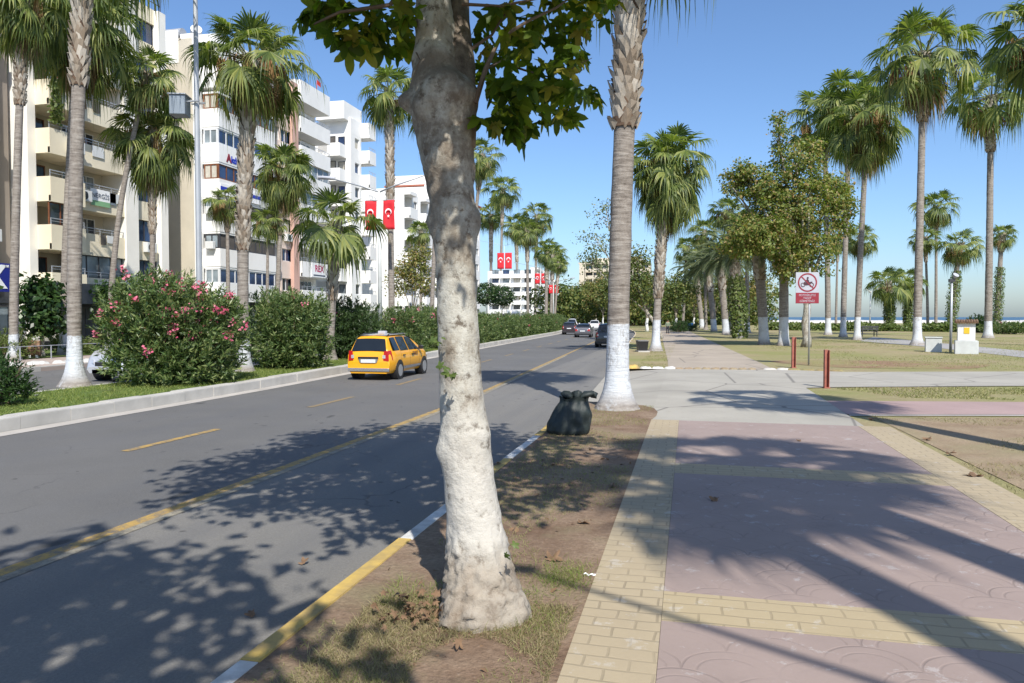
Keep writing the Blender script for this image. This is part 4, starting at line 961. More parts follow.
def bush(label, c, rx, ry, h_, n, mat, group=None, flowers=0, name='oleander_bush', leaf=.15, cat='bush', T=NL, seed=0, fl_up=.3):
    root = empty(name, c, 0, label, cat, group)
    st = MB()
    for i in range(16):
        g = random.uniform(0, 6.28); r_ = random.uniform(.1, .85)
        e = Vector((math.cos(g)*rx*r_, math.sin(g)*ry*r_, h_*random.uniform(.6, .9)))
        st.tube([Vector((math.cos(g)*.2*rx, math.sin(g)*.2*ry, 0)), e*.55+Vector((0, 0, -.05)), e], [.03, .022, .008], 5)
    st.build('stems', M['twig'], root)
    sh = []
    for i in range(13):
        g = 2*math.pi*i/13+random.uniform(-.3, .3); r_ = random.uniform(.35, .62); s = random.uniform(.38, .56)
        z = random.uniform(.25, .72); sh.append((math.cos(g)*rx*r_, math.sin(g)*ry*r_, h_*z, rx*s, ry*s, h_*s*.55))
    n = int(n*2.7)
    for i in range(9):
        g = 2*math.pi*i/9; sh.append((math.cos(g)*rx*.62, math.sin(g)*ry*.62, h_*.20, rx*.34, ry*.34, h_*.2))
    sh += [(0, 0, h_*.55, rx*.62, ry*.62, h_*.42), (0, 0, h_*.3, rx*.85, ry*.85, h_*.3)]
    k = n//13; C_, D_ = cloud(k, sh, .75)
    # sprigs: leaves fanned about a rising shoot
    shoot = D_*.7+RNG.normal(size=D_.shape)*.25; shoot[:, 2] += .65; shoot /= np.linalg.norm(shoot, axis=1, keepdims=True)
    P = []; Y = []; Nn = []
    for j in range(13):
        t = (j/13)*.27; Pj = C_+shoot*t; yj = shoot*.75+RNG.normal(size=shoot.shape)*.55
        P.append(Pj); Y.append(yj); Nn.append(np.cross(yj, RNG.normal(size=yj.shape)))
    P = np.concatenate(P); Y = np.concatenate(Y); Nn = np.concatenate(Nn); keep = P[:, 2] > .03; P, Y, Nn = P[keep], Y[keep], Nn[keep]
    link('foliage', scatter_mesh('foliage', P, T, QLF, RNG.uniform(.7, 1.15, len(P))*leaf, Nn, mat, spin=Y), root)
    if flowers:
        up = D_[:, 2] > -.1; ids = RNG.choice(np.where(up & (C_[:, 2] > h_*.25) & (C_[:, 1] < .5*ry))[0], flowers, replace=True)
        ids = ids[np.argsort(-C_[ids, 2]*RNG.uniform(.1, 1, len(ids)))][:max(3, int(flowers*.85))]
        FP_ = np.repeat(C_[ids]+shoot[ids]*.30, 16, 0)+RNG.normal(size=(len(ids)*16, 3))*.055
        nr = RNG.normal(size=FP_.shape)*.8; nr[:, 2] += .8; nr[:, 1] -= .6
        TQ = np.array([(-.5, -.5, 0), (.5, -.5, .1), (.5, .5, 0), (-.5, .5, .1)], float)
        link('flowers', scatter_mesh('flowers', FP_, TQ, QLF, RNG.uniform(.035, .06, len(FP_)), nr, M['flower']), root)
    return root
GB = 'oleander bushes along the median'
def med(u, x=-12.0): return at_row(u, x, .05)
bush('large oleander covered in pink flowers, nearest in the median', med(178, -12.05), 1.48, 1.6, 2.55, 15000, M['oleander'], GB, 110, leaf=.15)
bush('rounded fresh green oleander, second in the median behind the big one', med(292, -11.9), 1.22, 1.4, 2.35, 11000, M['oleander'], GB, 3, leaf=.15)
bush('dark green oleander behind the yellow taxi, left of it', med(351, -12.2), 1.25, 1.5, 2.2, 9000, M['oleander_dark'], GB, 4)
bush('oleander with reddish buds above the taxi roof', med(393, -12.0), 1.5, 1.9, 2.05, 8000, M['oleander'], GB, 12)
bush('dense green oleander between the taxi and the plane trunk', med(425, -11.9), 1.5, 1.9, 2.15, 8000, M['oleander'], GB, 3)
h0 = bush('hedge oleander just hidden by the plane trunk', med(447, -11.9), 1.5, 2.1, 2.1, 7000, M['oleander'], GB, 3)
labs = ['hedge oleander just right of the plane trunk', 'second hedge oleander right of the plane trunk', 'third hedge oleander right of the plane trunk', 'hedge oleander under the second pair of flags', 'hedge oleander right after the second pair of flags', 'hedge oleander in the middle of the far hedge', 'hedge oleander before the far white flats', 'hedge oleander under the third pair of flags', 'hedge oleander near the far end of the hedge', 'second to last oleander of the hedge', 'last oleander where the hedge ends']
y = h0.location.y+2.8
h1 = None
for i, lb_ in enumerate(labs):
    if i == 1: h1 = bush(lb_, (0, 0, 0), 1.45, 2.2, 2.0, 5000, M['oleander'], GB, 8, leaf=.18); c = h1
    else:
        c = copy_tree(h0 if i % 2 else (h1 or h0)); c['label'] = lb_
    c.location = (-11.9+bend(y), y, .05); c.rotation_euler.z = random.choice((0, math.pi))+random.uniform(-.2, .2); s = random.uniform(.88, 1.05)
    c.scale = (s, 1.15+i*.05, random.uniform(.86, .97)); y += 3.6+i*.45
bush('small leafy bush at the left picture edge on the median', G(2, 405, .06), .42, .42, .78, 1500, M['dark_leaf'], None, 0, name='small_bush', leaf=.10)
for (u, v, r_, h_, lab) in [(679, 332, 1.0, 1.15, 'round clipped bush beside the strolling person'), (688, 331, 1.2, 1.1, 'second clipped bush further right of the person')]:
    bush(lab, G(u, v), r_, r_, h_, 1800, M['dark_leaf'], 'clipped bushes by the pavement', 0, name='clipped_bush', leaf=.16)
# low hedge by the sea
mbp = []; n = 26000; x = RNG.uniform(0, 1, n)
A, B = W(770, 317, 95), W(1060, 317, 78)
PP = np.stack([A.x+(B.x-A.x)*x+RNG.normal(0, .9, n), A.y+(B.y-A.y)*x+RNG.normal(0, .9, n), RNG.uniform(0, 1, n)*(.70+.18*np.sin(x*60)+.14*np.sin(x*23))], 1)
nr = RNG.normal(size=(n, 3)); nr[:, 2] += .6
hx = x; keep = ~(((hx > .47) & (hx < .56)))
tag(link('seaside_hedge', scatter_mesh('seaside_hedge', PP[keep], QL, QLF, RNG.uniform(.22, .4, keep.sum()), nr[keep], M['ivy'])), 'low green ground cover strip before the sea behind the park lawn', 'hedge')
bush('dark round bush by the sea left of the far right palm', far(980, 78), 1.5, 1.4, 1.7, 1800, M['dark_leaf'], None, 0, name='seaside_bush', leaf=.28)
bush('low red and green bush by the sea at far right', far(1008, 72), 2.6, 1.6, 1.0, 2200, M['oleander'], None, 8, name='seaside_bush', leaf=.25)
for i, (u, x0, r_, h_, lab) in enumerate([(5, -25.5, 1.2, 1.1, 'low shrub left of the furthest left palm'), (72, -25.7, .9, .7, 'low shrub behind the big median palm trunk')]):
    bush(lab, at_row(u, x0), r_, r_, h_, 1500, M['ivy'], 'low shrubs across the street', 0, name='low_shrub', leaf=.14)

# ------------------------------------------------------------ the near plane tree
TZ = 4.12                                       # distance of the trunk axis
tb = W(484, 615, TZ); tb.z = 0
outline = [(-140, 405, 438), (-70, 410, 444), (0, 415, 452), (40, 415, 455), (70, 412, 462), (90, 410, 474), (105, 410, 476), (120, 412, 475), (135, 416, 475), (160, 421, 474), (185, 426, 474), (210, 430, 475), (225, 431, 476), (260, 436, 476), (300, 437, 477), (340, 438, 479), (370, 439, 481), (400, 440, 484), (440, 440, 490), (480, 444, 495), (520, 447, 502), (550, 448, 508), (575, 447, 513), (595, 444, 520), (615, 441, 527), (640, 434, 535)]
outz = [(W((l+r_)/2, v, TZ), (r_-l)/2/FP*TZ) for v, l, r_ in outline]
outz.sort(key=lambda q: q[0].z)
def axis_at(z):
    for (p, r_), (q, s) in zip(outz[:-1], outz[1:]):
        if p.z <= z <= q.z:
            t = (z-p.z)/(q.z-p.z+1e-9); t = t*.5+.5*t*t*(3-2*t); return p.lerp(q, t), r_+(s-r_)*t
    return (outz[0] if z < outz[0][0].z else outz[-1])
tree = empty('plane_tree', tb, 0, 'near plane tree with whitewashed knotty trunk beside the road kerb', 'tree')
knots = [(W(406, 101, TZ-.05), .060, .072, 4), (W(420, 108, TZ-.13), .06, .02), (W(425, 95, TZ-.14), .05, .02), (W(436, 84, TZ-.15), .04, .022), (W(448, 76, TZ-.14), .035, .02), (W(470, 92, TZ-.1), .10, .035), (W(482, 218, TZ), .075, .045), (W(427, 222, TZ), .06, .028), (W(440, 452, TZ-.03), .06, .03), (W(486, 432, TZ-.06), .06, .015), (W(452, 350, TZ-.2), .09, .02), (W(470, 280, TZ-.2), .06, -.012), (W(455, 180, TZ-.2), .07, .014), (W(440, 150, TZ-.17), .05, .02), (W(460, 118, TZ-.18), .05, -.03), (W(446, 205, TZ-.18), .04, .02), (W(466, 240, TZ-.18), .04, .018), (W(448, 330, TZ-.19), .045, .018), (W(470, 352, TZ-.19), .05, -.02), (W(480, 410, TZ-.2), .06, .016), (W(450, 90, TZ-.15), .09, .035), (W(452, 590, TZ-.2), .08, .04), (W(500, 585, TZ-.2), .09, .04), (W(470, 610, TZ-.25), .1, .05), (W(515, 610, TZ-.1), .09, .05), (W(450, 620, TZ-.2), .08, .06)]
rows = []; zt = outz[-1][0].z; nz = 240; nc = 84
for i in range(nz):
    z = -.05+(zt+.05)*i/(nz-1); c, r_ = axis_at(z); c = Vector((c.x, c.y, z)); rr = []
    for k in range(nc):
        g = 2*math.pi*k/nc; d = CR*math.cos(g)+Vector((-_s, _c, 0))*math.sin(g)
        q = c+d*r_
        low = math.exp(-z*3.2); mid_ = .5+.5*math.tanh((z-2.2)*3)
        burl = .5-.5*math.tanh((z-.40)*14)
        amp = .005+.016*low+.008*mid_
        q = q+d*amp*(noise.noise(q*9)+.5*noise.noise(q*22))
        q = q+d*(.016*burl*noise.noise(q*18)+.022*burl*noise.noise(q*38)+.010*burl)
        q0 = q.copy()
        for kn in knots: q = q+d*kn[2]*math.exp(-((q0-kn[0]).length/kn[1])**(kn[3] if len(kn) > 3 else 2))
        rr.append(q-tb)
    rows.append(rr)
mb = MB(); mb.grid(rows, closed=True); mb.build('trunk', M['bark_main'], tree, True)
limb = MB(); topc = outz[-1][0]-tb
def L_(u, v, Z): return W(u, v, Z)-tb
limb.tube([L_(464, 150, TZ-.03), L_(463, 120, TZ-.035), L_(461, 95, TZ-.02), L_(459, 70, TZ+.0), L_(456, 45, TZ+.05), L_(455, 20, TZ+.09), L_(458, -20, TZ+.16), L_(475, -90, TZ+.35), L_(510, -190, TZ+.7)], [.05, .072, .082, .088, .088, .08, .06, .045, .02], 24)
for i, v in enumerate(limb.v): q = Vector(v); limb.v[i] = tuple(q+Vector((noise.noise(q*16), noise.noise(q*16+Vector((7, 0, 0))), noise.noise(q*16+Vector((0, 7, 0)))))*.03)
limb2 = MB(); limb2.tube([topc, topc+Vector((-.1, .1, .8)), topc+Vector((-.05, .2, 1.8)), topc+Vector((.1, .3, 3.0))], [.105, .085, .06, .02], 12)
limb.build('limb', M['bark_rough'], tree, True); limb2.build('limb', M['bark_main'], tree, True)
tw = MB()
tw.tube([L_(475, 103, TZ-.1), L_(486, 68, TZ-.12), L_(500, 38, TZ-.12), L_(530, 20, TZ-.1), L_(556, 8, TZ), L_(600, -25, TZ+.2)], [.018, .014, .011, .009, .007, .005], 6)
tw.tube([L_(462, 4, TZ-.1), L_(500, 6, TZ-.1), L_(560, -6, TZ)], [.01, .008, .005], 5)
tw.tube([L_(470, 50, TZ), L_(492, 35, TZ), L_(520, -10, TZ)], [.012, .008, .005], 5)
tw.tube([L_(486, 68, TZ-.1), L_(500, 62, TZ-.05), L_(530, 72, TZ), L_(560, 80, TZ)], [.01, .008, .006, .004], 5)
tw.tube([L_(560, 80, TZ), L_(575, 66, TZ), L_(592, 58, TZ)], [.004, .003, .002], 4)
tw.tube([L_(418, -30, TZ), L_(390, 5, TZ-.1), L_(340, 12, TZ-.2), L_(312, 25, TZ-.2)], [.02, .012, .008, .005], 6)
tw.tube([L_(414, 48, TZ), L_(420, 60, TZ-.2), L_(414, 75, TZ-.2)], [.004, .003, .002], 4)
cl = []                                         # leaf clumps low in the crown, read off the photograph
for (u, v, r_) in [(318, 14, 12), (335, 28, 10), (352, 22, 14), (372, 28, 14), (392, 30, 14), (408, 40, 9), (345, 5, 14), (380, 8, 16), (405, 12, 12), (330, 4, 12), (362, 40, 5), (395, 46, 5),
                 (484, 28, 10), (482, 62, 9), (500, 45, 11), (520, 48, 12), (505, 12, 11), (530, 28, 13), (548, 52, 13), (540, 75, 12), (560, 72, 12), (575, 88, 9), (585, 92, 6), (556, 98, 9), (520, 82, 13), (500, 82, 8), (512, 100, 13), (505, 112, 11), (522, 116, 11), (540, 110, 10), (560, 104, 8), (563, 114, 5), (490, 116, 6), (530, 100, 13), (575, 20, 16), (560, 5, 14), (590, 12, 12), (545, 10, 14), (512, 122, 6), (610, -6, 12), (575, 50, 8)]:
    for q in range(1): cl.append((W(u, v, TZ+random.uniform(-.25, .45))-tb, r_/FP*TZ, int(3+r_*.52)))
crnd = random.Random(21); cnt = 0
while cnt < 400:
    d = Vector((crnd.gauss(0, 1), crnd.gauss(0, 1), crnd.gauss(0, 1))).normalized(); r_ = crnd.random()**.4
    p = Vector((d.x*2.5*r_, d.y*2.7*r_, 5.2+d.z*1.9*r_-tb.z)) + Vector((-.1, .2, 0))
    w = p+tb; dd = depth(w)
    if dd > .2:
        uu, vv = px(w)
        mg = .42/dd*740
        if vv > -mg and -mg < uu < 1024+mg: continue
    cl.append((p, .25, 21)); cnt += 1
    if crnd.random() < .35: tw.tube([topc+Vector((0, .2, crnd.uniform(.3, 2.2))), (topc+Vector((0, .2, 1.2))+p)/2+Vector((0, 0, .2)), p], [.03, .016, .006], 5)
tw.build('twigs', M['twig'], tree)
P = []; Nn = []; Y = []
for c, r_, n in cl:
    for k in range(n):
        P.append(c+Vector((crnd.gauss(0, 1)*r_*.62, crnd.gauss(0, 1)*r_*.9, crnd.gauss(0, .6)*r_)))
        Nn.append((crnd.gauss(0, .75), crnd.gauss(0, .75)-.15, .75)); Y.append((crnd.gauss(0, .7), crnd.gauss(0, .7), -.75))
link('crown', scatter_mesh('crown', np.array([tuple(q) for q in P]), PLM, PLMF, RNG.uniform(.12, .20, len(P)), np.array(Nn), M['plane_leaf'], spin=np.array(Y)), tree)
# shoots on the trunk
sp = [(W(447, 372, TZ-.28), 7), (W(437, 338, TZ-.2), 5), (W(505, 545, TZ-.3), 2)]
for c, n in sp:
    P = np.array([tuple(c-tb+Vector((random.gauss(0, .02), random.gauss(0, .015), random.gauss(0, .02)))) for k in range(n)])
    link('shoot', scatter_mesh('shoot', P, PLM, PLMF, RNG.uniform(.04, .07, len(P)), RNG.normal(size=P.shape)+np.array([0, -1, .5]), M['ivy']), tree)
# a second plane tree behind the camera that shades the near road
t2 = Vector((-1.35, -1.6, 0)); crnd = random.Random(5)
broad_tree('plane tree behind the photographer shading the near road', t2, 6, [(0, 0, 5.2, 1.7, 1.7, 1.2), (-1.0, .2, 4.8, 1.2, 1.2, .9), (.8, .3, 4.9, 1.1, 1.1, .9), (0, -.2, 6.3, 1.3, 1.3, 1.0)], 2300, .26, M['plane_green'], rt=.17, clumps=150, crad=.28, fork=2.6, group='roadside plane trees')

# ============================================================ BUILDINGS ACROSS THE STREET
XF = -32.2
def text_mesh(name, s, size, mat, M4, parent=None, ext=.004, squash=1.0, bold=0.0):
    cu = bpy.data.curves.new('text', 'FONT'); cu.body = s; cu.size = size; cu.extrude = ext; cu.align_x = 'CENTER'; cu.align_y = 'CENTER'; cu.offset = bold
    o = bpy.data.objects.new('text', cu); col.objects.link(o)
    dg = bpy.context.evaluated_depsgraph_get(); me = bpy.data.meshes.new_from_object(o.evaluated_get(dg)); bpy.data.objects.remove(o)
    me.transform(M4 @ Matrix.Diagonal((squash, 1, 1, 1))); me.materials.clear(); me.materials.append(mat)
    return link(name, me, parent)
FX = Matrix(((0, 0, 1, 0), (1, 0, 0, 0), (0, 1, 0, 0), (0, 0, 0, 1)))      # text on a wall facing +x
FY = Matrix(((1, 0, 0, 0), (0, 0, -1, 0), (0, 1, 0, 0), (0, 0, 0, 1)))     # text on a wall facing -y
def window(parent, x, y0, y1, z0, z1, nm=2, fm='frame_white', gm='glass', axis='x', t=.05, name='window', trans=False):
    """frame plus pane; axis x: faces the street, axis y: faces the viewer (x then means y)"""
    if gm == 'glass': gm = random.choice(['glass', 'glass', 'glass', 'glass_blue', 'glass_pale', 'curtain', 'interior'])
    f = MB(); p = MB()
    def bx(mb, a0, a1, b0, b1, c0, c1):
        if axis == 'x': mb.box(a0, a1, b0, b1, c0, c1)
        else: mb.box(b0, b1, -a1+2*x, -a0+2*x, c0, c1)
    bx(f, x-.04, x+.03, y0, y1, z0, z0+t); bx(f, x-.04, x+.03, y0, y1, z1-t, z1)
    for i in range(nm+1):
        c = y0+t/2+(y1-y0-t)*i/nm; bx(f, x-.04, x+.032, c-t/2, c+t/2, z0+t, z1-t)
    bx(p, x-.03, x-.01, y0+t, y1-t, z0+t, z1-t)
    fo = f.build(name, M[fm], parent); p.build('pane', M[gm], fo); return fo
def railing(parent, x, y0, y1, z0, h_=.4, mat='rail', n=None):
    m = MB(); m.box(x-.02, x+.02, y0, y1, z0+h_-.04, z0+h_)
    m.box(x-.012, x+.012, y0, y1, z0+h_*.5, z0+h_*.5+.02)
    n = n or max(2, int((y1-y0)/.8))
    for i in range(n+1): y = y0+.02+(y1-y0-.04)*i/n; m.box(x-.015, x+.015, y-.015, y+.015, z0, z0+h_)
    return m.build('railing', M[mat], parent)
def ac(parent, x, y, z, side='x'):
    m = MB(); m.box(x+.02, x+.34, y-.42, y+.42, z, z+.6)
    o = m.build('air_conditioner', M['plastic_white'], parent, bevel=.02)
    g = MB(); g.cyl((x+.34, y-.1, z+.3), (x+.352, y-.1, z+.3), .23, 16); g.build('fan', M['frame_dark'], o)
    g = MB(); g.box(x+.34, x+.36, y-.34, y+.14, z+.28, z+.30)
    return o
def building(label, x, y0, y1, zroof, segs, floors, z1, hs, wall, band_, par_h=1.05, depth_=13, ground='dark_shop', group=None, side=None, slabproud=0.0):
    """segs: (y0, y1, kind, dict). kinds: pier, win, balc, bay, blank"""
    root = empty('apartment_building', (0, 0, 0), 0, label, 'building', group)
    core = MB(); core.box(x-depth_, x-1.25, y0, y1, 0, zroof-.1, 0); core.box(x-depth_-.02, x-1.2, y0-.02, y1+.02, zroof-.1, zroof+.02)
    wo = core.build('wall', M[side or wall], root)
    g = MB(); g.box(x-1.2, x-.25, y0+.05, y1-.05, .0, z1-.02); go = g.build('shopfront', M[ground], root)
    fac = MB(); roofb = MB()
    for (a, b, kind, kw) in segs:
        fm, gm = kw.get('fm', 'frame_white'), kw.get('gm', 'glass')
        pr = kw.get('proud', 0.0); mt = kw.get('mat', band_)
        if kind == 'pier': fac.box(x-1.25, x+pr, a, b, kw.get('z0', 0), zroof+kw.get('top', .3)); continue
        top_b = MB(); top_b.box(x-1.25, x+pr*(1 if kind != 'bay' else .98), a+.001, b-.001, z1+hs*floors-.15, zroof+.35); top_b.build('parapet', M[mt], root)
        for fl in range(floors):
            z = z1+fl*hs; last = kw.get('skip', ())
            if kind == 'blank': q = MB(); q.box(x-1.25, x+pr, a, b, z-.15, z+hs-.15); q.build('panel', M[mt], root); continue
            if kind == 'win':
                q = MB(); sill = kw.get('sill', .95); hd = kw.get('head', .3)
                q.box(x-1.25, x+pr, a, b, z-.15, z+sill); lt = MB(); lt.box(x-1.25, x+pr-.003, a, b, z+hs-.15-hd, z+hs-.153); lt.build('lintel', M[mt], root)
                ww = kw.get('w', None)
                if ww: 
                    gap = ((b-a)-ww)/2; q.box(x-1.25, x+pr-.004, a, a+gap, z+sill, z+hs-.15-hd); q.box(x-1.25, x+pr-.004, b-gap, b, z+sill, z+hs-.15-hd)
                    wa, wb = a+gap, b-gap
                else: wa, wb = a, b
                q.build('spandrel', M[mt], root)
                window(root, x+pr-.14, wa+.01, wb-.01, z+sill+.005, z+hs-.155-hd, kw.get('nm', 2), fm if not callable(fm) else fm(fl), gm, 'x')
            if kind == 'balc':
                q = MB(); ph = kw.get('ph', par_h) if not (fl == 0 and kw.get('open0')) else .0
                lo = kw.get('lo', .28)
                q.box(x-1.2, x+pr, a, b, z-lo, z)                                     # slab
                if ph > 0:
                    q.box(x+pr-.12, x+pr+.002, a, b, z-lo-.02, z+ph)
                    q.box(x-.9, x+pr-.12, a-.001, a+.12, z, z+ph-.003) if pr > .2 else None
                    q.box(x-.9, x+pr-.12, b-.12, b+.001, z, z+ph-.003) if pr > .2 else None
                bo = q.build('balcony', M[mt], root)
                if kw.get('rail', True): railing(bo, x+pr-.07, a+.03, b-.03, z+ph, .34 if ph else .95)
                if fl in kw.get('glazed', ()): window(root, x+pr-.2, a+.05, b-.05, z+ph+.01, z+hs-lo-.02, kw.get('nm', 3), kw.get('gfm', 'wood'), kw.get('ggm', gm), 'x')
                else: window(root, x-1.18, a+(b-a)*.18, a+(b-a)*.8, z+.1, z+hs-.55, kw.get('nm', 2), fm, gm, 'x')
            if kind == 'bay':
                ph = kw.get('ph', .95); q = MB(); q.box(x-1.2, x+pr, a, b, z-.42, z+ph); q.box(x-1.2, x+pr-.03, a+.03, b-.03, z+hs-.55, z+hs-.42)
                q.box(x-1.2, x+pr-.35, a+.25, b-.25, z+ph, z+hs-.5)
                q.build('bay', M[mt], root)
                f2 = kw['fms'][fl % len(kw['fms'])]; g2 = kw['gms'][fl % len(kw['gms'])]
                window(root, x+pr-.10, a+.05, b-.05, z+ph+.01, z+hs-.56, kw.get('nm', 5), f2, g2, 'x', .08)
                window(root, a+.07, x+.05, x+pr-.15, z+ph+.01, z+hs-.56, 2, f2, 'glass_pale' if f2 != 'wood' else 'curtain', 'y', .08, 'side_window')
    if fac.v: fac.build('piers', M[wall], root)
    if zroof > 8 and ground:
        q = MB(); q.box(x-1.2, x-.1, y0, y1, z1-.62, z1-.32); q.build('fascia', M['dark_shop'], root)
        n = int((y1-y0)/2.4)
        for i in range(n): window(root, x-.16, y0+.3+i*(y1-y0-.4)/n, y0+(i+1)*(y1-y0-.4)/n, .35, z1-.75, 2, 'frame_dark', 'glass', 'x', .06, 'shop_window')
    return root
def yat(u, x=XF):
    a = (u-512)/FP; dx = a*_c-_s; dy = a*_s+_c; return x/dx*dy
HS = 2.42; Z1 = 2.96
# brown-grey block at the far left
yA0 = yat(30)
b0 = building('brown grey block of flats at the far left edge behind the palms', XF-.4, 18, yA0-.25, 21.5, [(18, 21, 'win', dict(nm=2)), (21, 24, 'balc', dict(proud=.7)), (24, 25, 'pier', {}), (25, 27.6, 'balc', dict(proud=.8, ph=.9)), (27.6, yA0-1.3, 'win', dict(w=1.0, nm=1, gm='glass_blue')), (yA0-1.3, yA0-.25, 'pier', dict(proud=-.4))], 7, Z1, HS, 'taupe', 'taupe')
for fl, yy in ((1, 29.4), (3, 29.4), (5, 29.3)): ac(b0, XF-.4, yA0-1.8, Z1+fl*HS-.1)
q = MB(); yb = yat(11.5, XF+.6); q.box(XF+.45, XF+.6, yb-4.6, yb, 2.85, 4.2)
sg = q.build('shop_sign', M['sign_blue'], b0); text_mesh('letter', 'X', 1.5, M['flag_white'], Matrix.Translation((XF+.61, yb-.80, 3.5)) @ FX, sg, .01, 1.0, .05)
text_mesh('letter', '™', .3, M['flag_white'], Matrix.Translation((XF+.61, yb-.20, 4.0)) @ FX, sg, .01)
# cream block
A_ = lambda u: yat(u)
bA = building('cream flats with white pillars and balconies behind the left palms', XF, yA0, yat(166), 20.2,
    [(yA0, A_(38), 'pier', dict(proud=.1)),
     (A_(38), A_(73), 'balc', dict(proud=.95, ph=.95, lo=.30, gfm='wood', glazed=(1, 4, 5), gm='glass', fm='wood')),
     (A_(73), A_(123), 'balc', dict(proud=.25, ph=.85, lo=.32, glazed=(0,), gfm='frame_dark', nm=4, ggm='glass_pale')),
     (A_(123), A_(135.5), 'pier', dict(proud=.35)),
     (A_(135.5), A_(159), 'win', dict(nm=2, sill=.85, head=.12, fm='frame_dark', gm='glass_blue')),
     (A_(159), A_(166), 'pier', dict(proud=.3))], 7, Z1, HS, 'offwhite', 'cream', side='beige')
for fl, yy in ((3, A_(58)),): ac(bA, XF+.95, A_(62), Z1+3*HS-.05)
ac(bA, XF+.0, A_(149), Z1+1*HS+.2)
for fl, u_ in ((2, 80), (5, 112), (4, 150)): ac(bA, XF+.24 if u_ < 120 else XF, A_(u_), Z1+fl*HS+.1)
for fl in range(1, 7):                            # things kept and dried on the balconies
    for k in range(2):
        yy = A_(random.uniform(78, 118)); q = MB(); w_ = random.uniform(.3, .9); q.box(XF+.30, XF+.315, yy, yy+w_, Z1+fl*HS+.2+random.uniform(0, .3), Z1+fl*HS+.86) if random.random() < .45 else q.box(XF-.6, XF-.2, yy, yy+w_*.7, Z1+fl*HS, Z1+fl*HS+random.uniform(1.0, 1.35))
        q.build('balcony_clutter', M[random.choice(['curtain', 'interior', 'wood', 'plastic_white', 'galv_dark'])], bA)
q = MB(); zs = Z1+HS*2+.0; q.box(XF+.30, XF+.36, A_(88), A_(107), zs+.0, zs+.92); bo = q.build('banner', M['flag_white'], bA)
q = MB(); q.box(XF+.361, XF+.365, A_(88), A_(107), zs+.0, zs+.28); q.build('green_stripe', M['sign_green'], bo)
text_mesh('lettering', 'NERGİS', .36, M['txt_grey'], Matrix.Translation((XF+.372, A_(97.5), zs+.55)) @ FX, bo, .004)
q = MB(); q.box(XF+.15, XF+.98, A_(40), A_(160), 2.35, 3.42); fs = q.build('shop_fascia', M['dark_shop'], bA); text_mesh('lettering', 'P', .75, M['flag_white'], Matrix.Translation((XF+.99, A_(99.5), 3.0)) @ FX, fs, .01)
q = MB()                                          # roof terrace rail and planters
for i in range(9): y = A_(120)+i*(A_(166)-A_(120))/8; q.box(XF-.1, XF-.05, y-.02, y+.02, 20.5, 21.6)
q.box(XF-.12, XF-.04, A_(120), A_(166), 21.5, 21.56); q.box(XF-.1, XF-.06, A_(120), A_(166), 21.0, 21.04); q.build('roof_railing', M['frame_dark'], bA)
n = 500; P = np.stack([RNG.normal(XF+1.0, .08, n), RNG.uniform(A_(39), A_(50), n), RNG.uniform(Z1+4*HS-1.2, Z1+4*HS+1.0, n)], 1)
link('ivy', scatter_mesh('ivy', P, QL, QLF, RNG.uniform(.12, .24, n), RNG.normal(size=(n, 3))+np.array([1.5, 0, .3]), M['ivy']), bA)
for yy in (A_(47), A_(51)):
    q = MB(); q.tube([(XF+.8, yy, Z1), (XF+.8, yy, Z1+.3)], [.13, .19], 10); pt = tag(q.build('flower_pot', M['concrete_box']), 'white pot on the lowest cream balcony, %s one' % ('left' if yy == A_(47) else 'right'), 'flower pot', 'pots on the lowest balcony')
    link('plant', scatter_mesh('plant', np.array([(XF+.8, yy, Z1+.4)])+RNG.normal(size=(60, 3))*.10, QL, QLF, RNG.uniform(.08, .16, 60), RNG.normal(size=(60, 3)), M['ivy']), pt)
# white block B with bay windows
yB0, yB1 = yat(200.5), yat(263)
bB = building('white flats with brown and blue bay windows right of the grey pole', XF, yB0, yB1, 20.4,
    [(yB0, yB0+.5, 'pier', dict(proud=-.02)), (yB0+.5, yB1-.1, 'bay', dict(proud=1.25, nm=8, ph=.80, fms=['frame_white', 'frame_dark', 'frame_dark', 'wood', 'frame_white', 'wood'], gms=['glass', 'interior', 'interior', 'glass_blue', 'glass_blue', 'glass_pale'])), (yB1-.1, yB1, 'pier', {})], 6, 3.16, 2.36, 'bwhite', 'bwhite', side='beige')  # dark panes on two floors stand in for the shade of open balconies
for fl in (1, 2):
    q = MB(); zc_ = 3.16+fl*2.36; q.box(XF+.35, XF+.95, yB0+.12, yB0+.42, zc_+.75, zc_+1.25); q.build('air_conditioner', M['plastic_white'], bB, bevel=.02)
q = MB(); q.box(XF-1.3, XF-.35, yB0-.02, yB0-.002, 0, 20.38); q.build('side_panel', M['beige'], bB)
q = MB(); q.box(XF-7, XF-1.4, yB0-.03, yB0, 18.8, 21.0); q.build('roof_parapet', M['bwhite'], bB)
q = MB(); q.tube([(XF-1.6, yB0+.8, 21.0), (XF-3.2, yB0+.8, 21.0)], .42, 14); q.box(XF-3, XF-1.8, yB0+.5, yB0+1.1, 20.3, 20.7); q.build('water_tank', M['tank'], bB)
q = MB(); q.tube([(XF-.9, yB0+1.2, 20.4), (XF-.9, yB0+1.2, 21.2)], .03, 6); q.cyl((XF-.9, yB0+1.2, 21.2), (XF-.7, yB0+.95, 21.35), .38, 14); q.build('satellite_dish', M['galv'], bB)
zz = 3.16+4*2.36
text_mesh('lettering', 'A', .75, M['sign_red'], Matrix.Translation((XF+1.262, yat(231, XF+1.25), zz-.02)) @ FX, bB, .01, 1, .04)
text_mesh('lettering', 'kdeniz', .62, M['txt_blue'], Matrix.Translation((XF+1.262, yat(240, XF+1.25), zz-.05)) @ FX, bB, .01, 1, .03)
